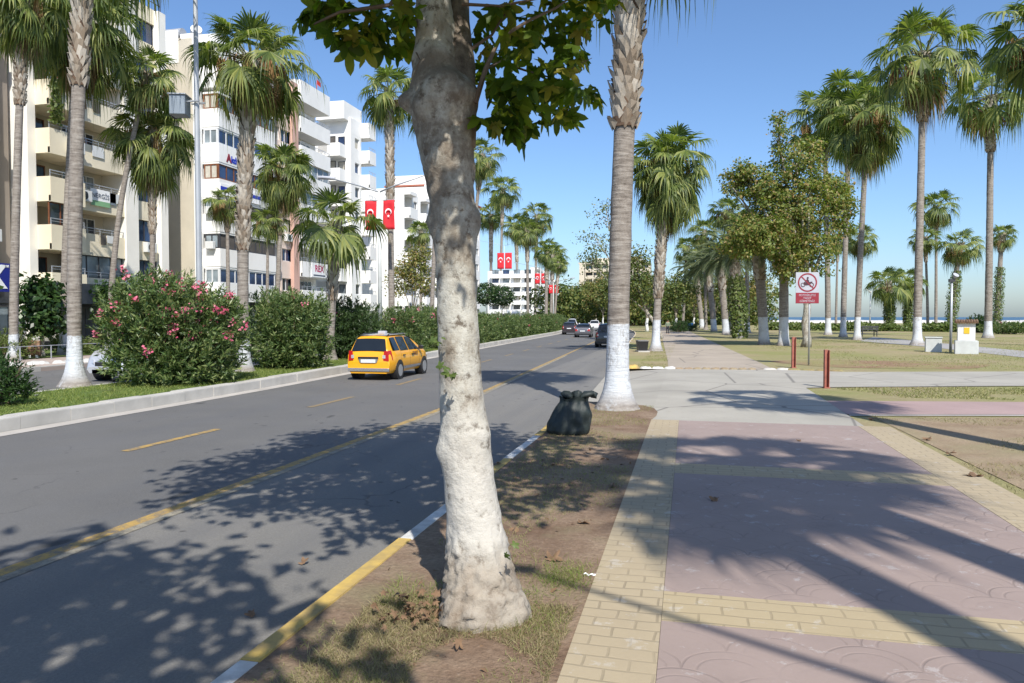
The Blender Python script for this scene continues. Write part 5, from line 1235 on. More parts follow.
q = MB(); q.box(XF+1.26, XF+1.32, yat(222, XF+1.3), yat(262, XF+1.3), 3.16+3*2.36-.3, 3.16+3*2.36+.5); sbd = q.build('sign_board', M['flag_white'], bB); q = MB(); q.box(XF+1.321, XF+1.33, yat(222, XF+1.3), yat(262, XF+1.3), 3.16+3*2.36+.05, 3.16+3*2.36+.3); q.build('blue_stripe', M['txt_blue'], sbd)
for yy, zz_ in ((.25, 20.8), (.7, 20.8)):
    q = MB(); y_ = yB1+(yat(297)-yB1)*yy; q.tube([(XF-1.5, y_, zz_+.75), (XF-3.0, y_, zz_+.75)], .38, 12); q.box(XF-2.9, XF-1.7, y_-.3, y_+.3, zz_-.1, zz_+.45); q.build('water_tank', M['tank'], bB)
# pink block
yC1 = yat(297)
bC = building('pink and white flats in the middle of the row', XF, yB1+.05, yC1, 20.8,
    [(yB1+.05, yB1+1.1, 'pier', dict(proud=.45)), (yB1+1.1, yB1+3.0, 'win', dict(mat='pink_light', w=1.3, nm=1, gm='glass')), (yB1+3.0, yC1-.9, 'win', dict(mat='pink_light', w=1.4, nm=2)), (yC1-.9, yC1, 'pier', dict(proud=.3))], 7, Z1-.1, HS, 'pink', 'pink_light', side='pink')
for fl, yy in ((1, .35), (2, .7), (4, .35), (5, .6)): ac(bC, XF+.0, yB1+(yC1-yB1)*yy, Z1+fl*HS+.05)
# white block with loggias
yD1 = yat(329)
bD = building('white flats with open loggias right of the pink block', XF, yC1+.05, yD1, 21.3, [(yC1+.05, yC1+.45, 'pier', {}), (yC1+.45, yD1-.05, 'balc', dict(proud=.30, ph=1.0, lo=.30, rail=True, glazed=(4, 3), gfm='frame_white', ggm='glass_pale', nm=5))], 7, Z1, HS*1.01, 'bwhite', 'bwhite')
zr = Z1+HS*1.01
q = MB(); ya, yb_ = yat(312, XF+.32), yat(327, XF+.32); q.box(XF+.305, XF+.35, ya, yb_, zr-.25, zr+.95); bo = q.build('banner', M['flag_white'], bD)
text_mesh('lettering', 'REX', .8, M['txt_magenta'], Matrix.Translation((XF+.356, (ya+yb_)/2, zr+.48)) @ FX, bo, .004, 1.1, .02)
q = MB(); q.box(XF+.352, XF+.356, ya+.3, yb_-.3, zr-.15, zr-.02); q.build('banner_line', M['txt_grey'], bo)
q = MB(); q.tube([(XF-.3, yC1+4.4, 21.6), (XF-.3, yC1+4.4, 22.9)], .02, 5); q.face([(XF-.3, yC1+4.4, 22.9), (XF-.3, yC1+5.1, 22.8), (XF-.3, yC1+5.1, 22.4), (XF-.3, yC1+4.4, 22.5)])
tag(q.build('roof_flag', M['flag_red']), 'small red flag on the roof of the white loggia building', 'flag')
# protruding white block with side balconies
XE = W(351, 317, 60); yE0 = 67.6; xE = yE0*(-.4787); yE1 = yat(369, xE)
bE = building('tall white flats whose side balconies face the camera', xE, yE0, yE1, 20.9, [(yE0, yE0+.5, 'pier', {}), (yE0+.5, yE1-1.6, 'win', dict(w=1.0, nm=1)), (yE1-1.6, yE1, 'balc', dict(proud=.9, ph=1.0))], 7, Z1, HS, 'bwhite', 'bwhite')
for fl in range(7):
    z = Z1+fl*HS; q = MB(); q.box(xE-2.9, xE-.45, yE0-1.5, yE0, z-.25, z); q.box(xE-2.9, xE-.45, yE0-1.5, yE0-1.38, z, z+1.0); q.box(xE-.57, xE-.45, yE0-1.38, yE0, z, z+.997); q.box(xE-2.9, xE-2.78, yE0-1.38, yE0, z, z+.997)
    bo = q.build('balcony', M['bwhite'], bE); rr = MB()
    for i in range(9): rr.box(xE-2.7+i*.11, xE-2.67+i*.11, yE0-1.53, yE0-1.5, z+.15, z+.95)
    rr.build('railing', M['frame_dark'], bo)
    window(bE, yE0-.05, xE-2.7, xE-1.6, z+.1, z+2.0, 2, 'frame_dark', 'glass', 'y'); window(bE, yE0-.05, xE-1.3, xE-.6, z+.7, z+1.9, 1, 'frame_dark', 'glass', 'y', name='side_window')
q = MB(); q.box(xE-3.2, xE-.2, yE0-1.0, yE0+3, 20.9, 22.6); q.build('roof_room', M['bwhite'], bE)
# lower white terraces further along
def terraces(label, x, y0, y1, zr, fl, nb, wall='bwhite', hs=2.5, setb=0):
    seg = []; n = nb; w = (y1-y0)/n
    for i in range(n):
        seg.append((y0+i*w, y0+i*w+w*.12, 'pier', dict(proud=.1)))
        seg.append((y0+i*w+w*.12, y0+(i+1)*w, 'balc' if i % 2 == 0 else 'win', dict(proud=.8, ph=.9, rail=False, nm=2) if i % 2 == 0 else dict(nm=2, w=w*.45)))
    return building(label, x, y0, y1, zr, seg, fl, 3.2, hs, wall, wall)
bF = terraces('lower white stepped flats left of the plane trunk', -31.5, 79, 92, 15.6, 5, 5)
bF2 = terraces('white flats with roof rooms behind the stepped ones', -33.5, 95, 118, 19.2, 6, 6)
q = MB(); q.box(-40, -34, 97, 103, 19.2, 21.2); q.build('roof_room', M['bwhite'], bF2); q = MB(); q.box(-40, -34.5, 108, 112, 19.2, 20.8); q.build('roof_room', M['bwhite'], bF2)
q = MB(); q.box(-41, -33.2, 96, 118, 19.55, 19.75); q.build('roof_edge', M['roof_tile'], bF2)
bb = W(523, 317, 205); bG = terraces('distant white balconied flats seen between the median palms', bb.x+4, bb.y-4, bb.y+24, 14.2, 5, 4, hs=2.4)
for fl in range(5):
    for i in range(4):
        z = 2.8+fl*2.4; x = bb.x-8+i*3.0; q = MB(); q.box(x, x+2.4, bb.y-5.2, bb.y-4, z-.2, z+.9); q.build('balcony', M['bwhite'], bG); window(bG, bb.y-4.04, x+.3, x+2.1, z+.9, z+2.1, 2, 'frame_dark', 'glass', 'y', name='side_window')
bb = W(541, 317, 230); bG2 = terraces('distant white block right of the third flags', bb.x+2, bb.y-3, bb.y+14, 13.2, 4, 3)
# hotel
hb = W(613, 317, 330); hz = 25.5; hx0, hx1, hy = W(578, 317, 330).x, W(650, 317, 330).x, hb.y
hotel = empty('hotel_building', (0, 0, 0), 0, 'cream hotel slab with grid of balconies above the far trees', 'building')
q = MB(); q.box(hx0, hx1, hy+1.6, hy+16, 0, hz); q.box(hx0-.5, hx1, hy+.3, hy+16, hz, hz+.6); q.build('wall', M['hotel'], hotel)
q = MB(); q.box(hx0+6, hx1-4, hy+5, hy+12, hz+.6, hz+2.8); q.build('roof_room', M['hotel'], hotel)
nx = 8; wx = (hx1-hx0-3)/nx
q = MB(); q.box(hx0, hx0+2.6, hy, hy+1.6, 0, hz); 
for i in range(nx+1): q.box(hx0+2.6+i*wx-.25, hx0+2.6+i*wx+.25, hy, hy+1.6, 0, hz)
q.build('fins', M['hotel'], hotel)
for fl in range(8):
    z = .6+fl*3.05; q = MB(); q.box(hx0+2.6, hx1, hy-.03, hy+.2, z, z+1.35); q.build('balcony_band', M['hotel'], hotel)
    for i in range(nx): window(hotel, hy+1.55, hx0+2.9+i*wx, hx0+2.3+(i+1)*wx, z+.3, z+2.8, 2, 'frame_dark', 'glass', 'y')

# ============================================================ VEHICLES
def car(name, label, cat, loc, rz, paint, L=4.5, Wd=1.72, Ht=1.5, kind='wagon', taxi=False, group=None):
    root = empty(name, loc, rz, label, cat, group)
    w = Wd/2
    belt = .94 if kind != 'suv' else 1.05
    if kind == 'wagon': prof = [(0, .62), (.02, .92), (.05, belt+.02), (.16, 1.18), (.28, Ht-.10), (.40, Ht-.03), (.7, Ht), (1.5, Ht+.01), (2.4, Ht-.02), (2.75, Ht-.10), (3.1, 1.25), (3.45, 1.03), (3.6, .99), (4.1, .90), (4.35, .78), (4.46, .62), (4.5, .5)]
    elif kind == 'suv': prof = [(0, .62), (.02, .95), (.05, belt+.02), (.14, 1.3), (.24, Ht-.10), (.4, Ht-.03), (.8, Ht), (1.5, Ht+.01), (2.4, Ht-.02), (2.7, Ht-.12), (3.0, 1.32), (3.3, 1.12), (3.5, 1.08), (4.1, 1.0), (4.35, .86), (4.46, .66), (4.5, .5)]
    else: prof = [(0, .6), (.03, .86), (.08, .96), (.55, 1.0), (.75, 1.06), (1.1, 1.28), (1.4, Ht-.05), (1.7, Ht), (2.3, Ht), (2.6, Ht-.07), (2.95, 1.25), (3.35, 1.0), (3.5, .96), (4.1, .86), (4.35, .74), (4.46, .6), (4.5, .45)]
    prof = [(a*L/4.5, b) for a, b in prof]
    def zt(x):
        for (a, b), (c, d) in zip(prof[:-1], prof[1:]):
            if a <= x <= c: return b+(d-b)*(x-a)/(c-a)
        return prof[-1][1]
    def wx(x):
        e = min(x/.5, 1); f = min((L-x)/.9, 1); return w*(.90+.10*math.sin(e*math.pi/2))*(.80+.20*math.sin(max(0, f)*math.pi/2))
    def sec(x):
        t = zt(x); ww = wx(x); zb = min(belt, t-.03); gh = max(0, t-zb); lo = .24+max(0, (x-L+.5))*.1
        inset = .04+.23*gh/.6
        return [(ww-.10, lo), (ww-.01, lo+.12), (ww+.01, min(.62, zb-.1)), (ww-.005, zb-.06), (ww-.045, zb), (ww-.045-inset*.55, zb+gh*.5), (ww-.03-inset, zb+gh*.90), (ww-.12-inset, t-.005), (0, t+.025 if gh > .2 else t+.015)]
    xs = sorted(set([p[0] for p in prof]+[L*i/36 for i in range(37)]))
    mb = MB(); rows = []
    for x in xs:
        s = sec(x); ring = [(y, x, z) for y, z in s]+[(-y, x, z) for y, z in reversed(s[:-1])]
        rows.append(ring)
    mb.grid(rows); mb.face(list(reversed(rows[0]))); mb.face(rows[-1])
    mb.face([r_[0] for r_ in rows]+[r_[-1] for r_ in reversed(rows)])
    body = mb.build('body', paint, root, True)
    e = body.modifiers.new('edge', 'EDGE_SPLIT'); e.split_angle = R(38)
    def surf(x, j):
        s = sec(x); i = int(min(j, 7.999)); f = j-i; return Vector((s[i][0]+(s[i+1][0]-s[i][0])*f, x, s[i][1]+(s[i+1][1]-s[i][1])*f))
    def patch(name_, xa0, xa1, xb0, xb1, j0, j1, mat, side, off=.012, parent=root, n=6):
        m = MB(); rr = []
        for a in range(n+1):
            t = a/n; j = j0+(j1-j0)*t; x0 = xa0+(xb0-xa0)*t; x1 = xa1+(xb1-xa1)*t; rr.append([])
            for b in range(7):
                x = x0+(x1-x0)*b/6; p = surf(x, j); p = Vector((p.x+off, p.y, p.z+off*.5*(j > 4))); p.x *= side; rr[-1].append(p)
        m.grid(rr if side > 0 else [list(reversed(q)) for q in rr]); return m.build(name_, mat, parent, True)
    def cross_patch(name_, x0, x1, half, mat, back):
        """front or rear screen: rows climb the profile, columns run across"""
        m = MB(); rr = []
        for a in range(7):
            x = x0+(x1-x0)*a/6; s = sec(x); rr.append([])
            ww = s[6][0]+(s[4][0]-s[6][0])*(.35) ; t = zt(x)
            for b in range(9):
                k = -1+2*b/8; y = k*(s[7][0]*.98+.06); z = t+.028-.02*abs(k)**2
                rr[-1].append(Vector((y, x+(-.014 if back else .014), z+.004)))
        m.grid(rr); return m.build(name_, mat, root, True)
    gl = M['car_glass']; sc = L/4.5
    for sd in (1, -1):
        if kind == 'sedan':
            patch('side_window', 1.05*sc, 1.80*sc, 1.42*sc, 1.82*sc, 4.15, 6.0, gl, sd); patch('side_window', 1.88*sc, 3.12*sc, 1.90*sc, 2.55*sc, 4.15, 6.0, gl, sd)
        else:
            patch('quarter_window', .34*sc, 1.02*sc, .46*sc, 1.0*sc, 4.2, 5.95, gl, sd); patch('side_window', 1.10*sc, 1.95*sc, 1.10*sc, 1.93*sc, 4.12, 6.0, gl, sd); patch('side_window', 2.04*sc, 3.22*sc, 2.02*sc, 2.62*sc, 4.12, 6.0, gl, sd)
        for xw in (.85*sc, L-.78):
            a_ = MB(); yy = wx(xw)
            a_.cyl((sd*(yy-.25), xw, .33), (sd*(yy+.016), xw, .33), .352, 28); a_.build('wheel_arch', M['black_plastic'], root)
            t_ = MB(); t_.tube([(sd*(yy-.20), xw, .31), (sd*(yy-.01), xw, .31), (sd*(yy+.030), xw, .31)], [.31, .31, .285], 28); wo = t_.build('wheel', M['tyre'], root, False)
            r_ = MB(); r_.cyl((sd*(yy+.0), xw, .31), (sd*(yy+.036), xw, .31), .205, 20); rim = r_.build('rim', M['rim'], wo)
            for k in range(6):
                g = k*math.pi/3+.3; s_ = MB(); s_.tube([(sd*(yy+.038), xw+.07*math.cos(g-.25), .31+.07*math.sin(g-.25)), (sd*(yy+.038), xw+.17*math.cos(g), .31+.17*math.sin(g))], .016, 5)
                r_.v += []; s_.build('spoke_gap', M['frame_dark'], wo) if False else None
        patch('door_line', 1.05*sc, 1.065*sc, 1.05*sc, 1.065*sc, .8, 4.0, M['black_plastic'], sd, .004); patch('door_line', 1.995*sc, 2.01*sc, 1.995*sc, 2.01*sc, .8, 4.0, M['black_plastic'], sd, .004); patch('door_line', 3.05*sc, 3.065*sc, 3.05*sc, 3.065*sc, .8, 4.0, M['black_plastic'], sd, .004)
        patch('sill_trim', 1.25*sc, 3.3*sc, 1.25*sc, 3.3*sc, .75, 1.3, M['chrome'] if taxi else M['black_plastic'], sd, .008)
        for xh in (1.2*sc, 2.15*sc):
            h_ = MB(); p = surf(xh, 3.0); h_.box(sd*(p.x)-.02, sd*(p.x)+.025*sd+.02, xh, xh+.18, .80, .835); h_.build('door_handle', M['black_plastic'], root)
        mi = MB(); p = surf(3.05*sc, 4.2); mi.box(sd*(p.x+.13)-.09, sd*(p.x+.13)+.09, 2.98*sc, 3.10*sc, belt+.02, belt+.17); mi.build('mirror', paint if not taxi else M['black_plastic'], root, bevel=.03)
        tl = MB(); rr = []
        if kind == 'sedan': zA, zB, yin = .66, .86, .48
        elif kind == 'suv': zA, zB, yin = .72, 1.05, .62
        else: zA, zB, yin = .66, 1.0, .56
        x0 = sec(.01)
        tl.face([(sd*yin*w/.86, -.014, zA+.02), (sd*(wx(0)-.02), -.014, zA), (sd*(wx(0)-.045), -.010, zB), (sd*(yin+.03)*w/.86, -.012, zB)][::sd])
        tl.face([(sd*(wx(0)-.02), -.014, zA), (sd*(wx(.2)+.016), .22, zA+.02), (sd*(wx(.1)+.004), .12, zB+.02), (sd*(wx(0)-.045), -.010, zB)][::sd])
        tl.build('taillight', M['taillight'], root)
        tv = MB(); tv.box(sd*(yin+.03)*w/.86-.05, sd*(yin+.03)*w/.86+.05, -.02, -.012, zA+.09, zA+.2); tv.build('reverse_light', M['headlight'], root)
        hl = MB(); hl.face([(sd*.42, L-.01, .60), (sd*.70, L-.11, .61), (sd*.73, L-.17, .72), (sd*.45, L-.06, .73)][::-sd]); o = hl.build('headlight', M['headlight'], root); 
        s_ = o.modifiers.new('thick', 'SOLIDIFY'); s_.thickness = .05; s_.offset = 0
        if kind in ('wagon', 'suv'):
            rr_ = MB(); ys = sec(1.5)[6][0]-.06; rr_.tube([(sd*ys, .55*sc, Ht+.0), (sd*ys, .75*sc, Ht+.055), (sd*ys, 2.2*sc, Ht+.06), (sd*ys, 2.4*sc, Ht-.01)], .018, 6); rr_.build('roof_rail', M['black_plastic'], root)
    if kind == 'sedan': cross_patch('rear_window', .80*sc, 1.36*sc, .55, gl, True)
    else:
        cross_patch('rear_window', .055*sc, .27*sc, .6, gl, True)
    cross_patch('windscreen', 3.32*sc, 2.66*sc, .6, gl, False)
    bp = MB(); bp.box(-w*.90, w*.90, -.035, .05, .30, .42); bp.build('rear_bumper', M['chrome'] if taxi else M['black_plastic'], root, bevel=.02)
    if taxi:
        tr = MB(); tr.face([(-.38, -.024, .78), (-.30, -.024, .60), (.30, -.024, .60), (.38, -.024, .78)]); tr.build('tailgate_trim', M['chrome'], root)
        tr = MB(); tr.box(-.36, .36, -.032, -.024, .735, .80); tr.build('tailgate_handle', M['black_plastic'], root)
        z0 = .60
        q = MB(); q.box(-.14, .14, 1.15, 1.35, Ht+.03, Ht+.15); q.build('roof_sign', M['sign_white'], root, bevel=.02)
        q = MB(); q.face([(-.5, .42, Ht+.012), (.5, .42, Ht+.012), (.55, 2.2, Ht+.045), (-.55, 2.2, Ht+.045)]); q.build('roof_glare', M['car_white'], root)  # white sheet painted for the glare on the taxi roof
        for sd in (1,):
            p = surf(2.5*sc, 3.0)
            text_mesh('door_lettering', 'TAKSİ', .20, M['sign_dark'], Matrix.Translation((p.x+.02, 2.55*sc, .83)) @ FX, root, .003)
    else: z0 = .62 if kind == 'sedan' else .70
    pl = MB(); pl.box(-.26, .26, -.036, -.026, z0, z0+.115); pl.build('number_plate', M['plate'], root)
    gr = MB(); gr.box(-.38, .38, L-.10, L+.0, .52, .66); gr.build('grille', M['black_plastic'], root, bevel=.01)
    gr = MB(); gr.box(-.5, .5, L-.12, L-.0, .28, .42); gr.build('lower_grille', M['black_plastic'], root, bevel=.01)
    return root
tx = Vector((-8.70, 19.2, ZR))
car('taxi', 'yellow estate taxi driving away beside the median hedge', 'taxi', tx, R(1), M['taxi'], taxi=True, Wd=1.64, Ht=1.50, L=4.05)
p = G(600, 347.5, ZR); car('parked_car', 'black sport utility car parked at the kerb behind the palm trunk', 'car', (p.x+.45, p.y, ZR), R(3), M['car_black'], kind='suv', Ht=1.66, Wd=1.82, L=4.4)
p = G(582.5, 337.5, ZR); car('passenger_car', 'grey saloon car driving away in the middle lane', 'car', (p.x, p.y, ZR), R(4), M['car_grey'], kind='sedan', Ht=1.42, Wd=1.72)
p = G(569, 334.7, ZR); car('passenger_car', 'dark red car driving away beside the hedge end', 'car', (p.x, p.y, ZR), R(4), M['car_dark'], kind='suv', Ht=1.5, Wd=1.75, L=4.1)
p = G(594.5, 330.3, ZR); car('passenger_car', 'white hatchback furthest along the road', 'car', (p.x, p.y, ZR), R(6), M['car_white'], kind='suv', Ht=1.6, Wd=1.8, L=4.0)
p = G(571, 331.5, ZR); car('passenger_car', 'white van like car ahead of the dark red car', 'car', (p.x-.2, p.y+2, ZR), R(5), M['car_white'], kind='suv', Ht=1.85, Wd=1.8, L=4.3)
car('passenger_car', 'silver car coming the other way between palm trunk and oleander', 'car', (-15.45, 20.5, ZR), math.pi, M['car_silver'], kind='suv', Ht=1.5, Wd=1.72, L=4.2)

# ============================================================ STREET FURNITURE
GL = 'double armed street lamps in the median'
def crescent(parent, M4, s):
    m = MB(); n = 22; o = []; i_ = []
    for k in range(n+1):
        g = R(35)+(2*math.pi-R(70))*k/n; o.append((math.cos(g)*.5, math.sin(g)*.5))
    for k in range(n+1):
        g = R(47)+(2*math.pi-R(94))*k/n; i_.append((.125+math.cos(g)*.40, math.sin(g)*.40))
    m.grid([[M4 @ Vector((a*s, b*s, 0)) for a, b in o], [M4 @ Vector((a*s, b*s, 0)) for a, b in i_]]); m.build('crescent', M['flag_white'], parent)
    m = MB(); pts = []
    for k in range(10):
        g = math.pi+k*math.pi/5; r_ = .25 if k % 2 == 0 else .1; pts.append(M4 @ Vector((.62*s+math.cos(g)*r_*s, math.sin(g)*r_*s, 0)))
    c = M4 @ Vector((.62*s, 0, 0))
    for k in range(10): m.face([c, pts[k], pts[(k+1) % 10]])
    m.build('star', M['flag_white'], parent)
def lamp(label, base, h_, arm, fl=None, rise=.55, flabel=None, fz=None, fw=1.0, fh=1.9):
    root = empty('street_lamp', base, 0, label, 'street lamp', GL)
    m = MB(); m.tube([(0, 0, 0), (0, 0, .4)], .13, 12); m.tube([(0, 0, .4), (0, 0, h_)], [.10, .055], 12); m.build('pole', M['concrete_box'], root, True)
    for s in (-1, 1):
        m = MB(); m.tube([(0, 0, h_-.05), (s*arm*.35, 0, h_+rise*.35), (s*arm, 0, h_+rise)], [.04, .035, .03], 8); a = m.build('arm', M['galv'], root, True)
        m = MB(); rr = []
        for k in range(7):
            t = k/6; ww = .14*math.sin(math.pi*(.08+.84*t)); c = Vector((s*(arm-.1+t*.85), 0, h_+rise+.02+.08*t)); rr.append([c+Vector((0, ww*math.cos(g), .08*math.sin(g))) for g in np.linspace(0, 2*math.pi, 10, endpoint=False)])
        m.grid(rr, closed=True); m.face(rr[0]); m.face(rr[-1]); m.build('lamp_head', M['sign_white'], a, True)
    if flabel:
        for s, nm in ((-1, 'left'), (1, 'right')):
            f = MB(); x0, x1 = s*.16, s*(.16+fw); rows = []
            for i in range(9):
                z = fz-fh*i/8; rows.append([Vector((x0+(x1-x0)*j/5, .03*math.sin(z*3+j*.9)+.04, z)) for j in range(6)])
            f.grid(rows); fo = tag(f.build('flag', M['flag_red'], None, True, base), '%s red crescent flag hanging %s' % (nm, flabel), 'flag', 'red flags on the lamp posts')
            so = fo.modifiers.new('t', 'SOLIDIFY'); so.thickness = .008
            # crescent rotated: the flag hangs sideways, star below
            M4 = Matrix.Translation(((x0+x1)/2, -.02, fz-fh*.40)) @ Matrix(((0, 1, 0, 0), (0, 0, -1, 0), (-1, 0, 0, 0), (0, 0, 0, 1)))
            crescent(fo, M4, fw*.56)
            q = MB(); q.tube([(0, .04, fz+.02), (x1, .04, fz+.02)], .015, 6); q.build('cross_bar', M['galv'], root)
    return root
lp = at_row(380, XM, .06); D_ = depth((lp.x, lp.y, H)); hh = lambda v, D: W(380, v, D).z
lamp('street lamp with pair of large red flags, nearest in the median', lp, hh(193, D_), 50/FP*D_, rise=14/FP*D_, flabel='on the nearest lamp post', fz=hh(201, D_)-.06, fw=12/FP*D_, fh=29/FP*D_)
lp = at_row(504.5, XM, .06); D_ = depth((lp.x, lp.y, H))
lamp('second street lamp with red flags, right of the plane trunk', lp, hh(246, D_), 37/FP*D_, rise=8/FP*D_, flabel='on the second lamp post', fz=hh(253, D_)-.06, fw=7/FP*D_, fh=16/FP*D_)
lp = at_row(540.5, XM, .06); D_ = depth((lp.x, lp.y, H))
lamp('third street lamp with red flags far down the median', lp, hh(268, D_), 24/FP*D_, rise=5/FP*D_, flabel='on the third lamp post', fz=hh(273.5, D_)-.06, fw=5/FP*D_, fh=10.5/FP*D_)
lp = at_row(553.5, XM, .06); D_ = depth((lp.x, lp.y, H))
lamp('fourth street lamp with red flags at the hedge end', lp, hh(283, D_), 17/FP*D_, rise=4/FP*D_, flabel='on the fourth lamp post', fz=hh(285, D_)-.06, fw=3.8/FP*D_, fh=8.5/FP*D_)
root = empty('street_lamp', (5.4, -3.2, 0), 0, 'unseen single armed lamp post behind the photographer, added so its arm shades the pavement', 'street lamp')  # unseen post and arm added to cast the thin line of shade
m = MB(); m.tube([(0, 0, 0), (0, 0, 7.0)], [.09, .06], 10); m.build('pole', M['galv'], root, True)
m = MB(); m.tube([(0, 0, 6.95), (-1.75, 1.02, 7.0), (-3.5, 2.05, 7.0)], [.045, .035, .022], 8); m.build('arm', M['galv'], root, True)
m = MB(); m.box(-3.75, -3.4, 1.98, 2.1, 6.97, 7.03); m.build('lamp_head', M['sign_white'], root)
# tall camera mast
mp = at_row(200.5, XM-.1, .06); D_ = depth((mp.x, mp.y, H)); zc = W(200, 108, D_).z-mp.z; kk = D_/FP
root = empty('camera_mast', mp, 0, 'tall grey steel mast with cabinet and dome camera behind the oleander', 'mast')
m = MB(); m.tube([(0, 0, 0), (0, 0, .15)], .2, 8); m.tube([(0, 0, .15), (0, 0, 6), (0, 0, 12.5)], [6.2*kk/2, 5.2*kk/2, 3.6*kk/2], 8); m.build('pole', M['galv'], root)
m = MB(); RR = Matrix.Rotation(R(18), 4, 'Z'); m.box(-24*kk, -9*kk, -.2, .25, zc-10*kk, zc+9*kk, 0, RR); cb = m.build('cabinet', M['galv_dark'], root, bevel=.015)
m = MB(); m.box(-25*kk, -8*kk, -.24, .29, zc+9*kk, zc+10*kk, 0, RR); m.build('lid', M['galv'], cb)
m = MB(); m.box(-9*kk, 6*kk, -.14, -.09, zc+3*kk, zc+4.4*kk, 0); m.box(-9*kk, 6*kk, .09, .14, zc+3*kk, zc+4.4*kk, 0); m.build('clamp', M['galv'], root)
m = MB(); m.tube([(-24*kk, .1, zc+6*kk), (-28*kk, .1, zc+6*kk), (-28*kk, .1, zc-2*kk)], .02, 6); br = m.build('bracket', M['frame_dark'], root)
m = MB(); rr = [[Vector((-28*kk+r_*math.cos(g), .1+r_*math.sin(g), z)) for g in np.linspace(0, 2*math.pi, 14, endpoint=False)] for r_, z in ((.03, zc-1.5*kk), (.1, zc-2.5*kk), (.13, zc-5.5*kk), (.13, zc-6.5*kk))]
m.grid(rr, closed=True); m.face(rr[0]); m.build('camera_hood', M['plastic_white'], br, True)
m = MB(); rr = [[Vector((-28*kk+.1*math.cos(a)*math.cos(g), .1+.1*math.cos(a)*math.sin(g), zc-6.5*kk-.1*math.sin(a))) for g in np.linspace(0, 2*math.pi, 12, endpoint=False)] for a in np.linspace(0, 1.5, 5)]
m.grid(rr, closed=True); m.build('camera_dome', M['black_plastic'], br, True)
# no motorcycles sign
sp_ = G(808.6, 365); D_ = depth((sp_.x, sp_.y, H)); kk = D_/FP
root = empty('traffic_sign', sp_, -TH+R(5), 'no motorcycle sign on a grey post between two red posts', 'sign')
root.rotation_euler.z = TH*.6
zs = lambda v: W(806, v, D_).z
m = MB(); m.tube([(0, 0, 0), (0, 0, zs(268))], .03, 12); m.build('post', M['galv'], root, True)
sw = 22.5*kk/2; cx = -2.6*kk
m = MB(); m.box(cx-sw, cx+sw, -.05, -.035, zs(303.5), zs(272.5)); pn = m.build('sign_plate', M['sign_white'], root, bevel=.01)
m = MB(); m.box(cx-sw+.002, cx+sw-.002, -.056, -.0505, zs(303.3), zs(292.8)); m.build('text_panel', M['sign_red'], pn)
zc = zs(282.6); ro, ri = 9.3*kk, 7.9*kk
m = MB(); m.grid([[(cx+ro*math.cos(g), -.056, zc+ro*math.sin(g)) for g in np.linspace(0, 2*math.pi, 40, endpoint=False)], [(cx+ri*math.cos(g), -.056, zc+ri*math.sin(g)) for g in np.linspace(0, 2*math.pi, 40, endpoint=False)]], closed=True)
m.build('ring', M['sign_red'], pn)
m = MB(); c_ = Vector((cx, -.062, zc)); d_ = Vector((.707, 0, -.707)); n_ = Vector((.707, 0, .707)); m.face([c_-d_*ri-n_*.5*kk, c_+d_*ri-n_*.5*kk, c_+d_*ri+n_*.5*kk, c_-d_*ri+n_*.5*kk]); m.build('slash', M['sign_red'], pn)
m = MB(); y_ = -.059
for wx_ in (-4.3, 4.0):
    m.grid([[(cx+(wx_+r_*math.cos(g))*kk, y_, zc+(-2.3+r_*math.sin(g))*kk) for g in np.linspace(0, 2*math.pi, 20, endpoint=False)] for r_ in (2.2, 1.5)], closed=True)
def poly(pts): m.face([(cx+a*kk, y_-.0005, zc+b*kk) for a, b in pts])
poly([(-3.8, -1.9), (-1.6, -2.8), (2.2, -2.6), (3.2, -1.2), (4.8, .4), (4.4, 1.0), (1.4, .3), (-.5, -.4), (-2.8, .8), (-3.4, .3)])
m.build('motorcycle', M['sign_dark'], pn)
y_ = -.060; m = MB(); poly([(-.3, -.6), (1.9, -.5), (1.3, 2.2), (.2, 3.6), (-.9, 3.0), (-2.3, 1.2), (-2.0, .7), (-.7, 1.6)]); m.face([(cx+(.2+1.0*math.cos(g))*kk, y_-.0007, zc+(4.6+1.0*math.sin(g))*kk) for g in np.linspace(0, 2*math.pi, 12, endpoint=False)]); m.build('rider', M['sign_dark'], pn)
for s, v, q in (('MOTOSİKLETLE', 295.3, .78), ('TAŞIT', 298.2, 1.0), ('GİRMEYİNİZ', 301.2, .85)):
    text_mesh('lettering', s, 2.9*kk, M['sign_white'], Matrix.Translation((cx, -.0565, zs(v))) @ FY, pn, .001, q)
# two red steel posts
for (u, v, vt, lab) in ((793, 367.5, 337, 'thin red steel post left of the sign'), (825.5, 387.5, 349.5, 'thicker red steel channel post nearest on the right')):
    b = G(u, v); D_ = depth((b.x, b.y, H)); k = D_/FP; h_ = (v-vt)*k; w_ = (3.0 if v < 380 else 3.8)*k/1.0*.5*1.25
    root = empty('bollard', b, R(10), lab, 'post', 'red steel posts by the crossing')
    m = MB(); m.box(-w_, w_, -.012, .0, 0, h_); m.box(-w_, -w_+.012, -.10, -.012, 0, h_); m.box(w_-.012, w_, -.10, -.012, 0, h_*.99); m.build('channel', M['red_post'], root, bevel=.003)
    m = MB(); m.tube([(w_*.4, .05, 0), (w_*.4, .05, h_*.5)], .018, 6); m.box(-w_*1.2, w_*1.2, -.13, .05, -.01, .012); m.build('foot', M['red_post'], root)
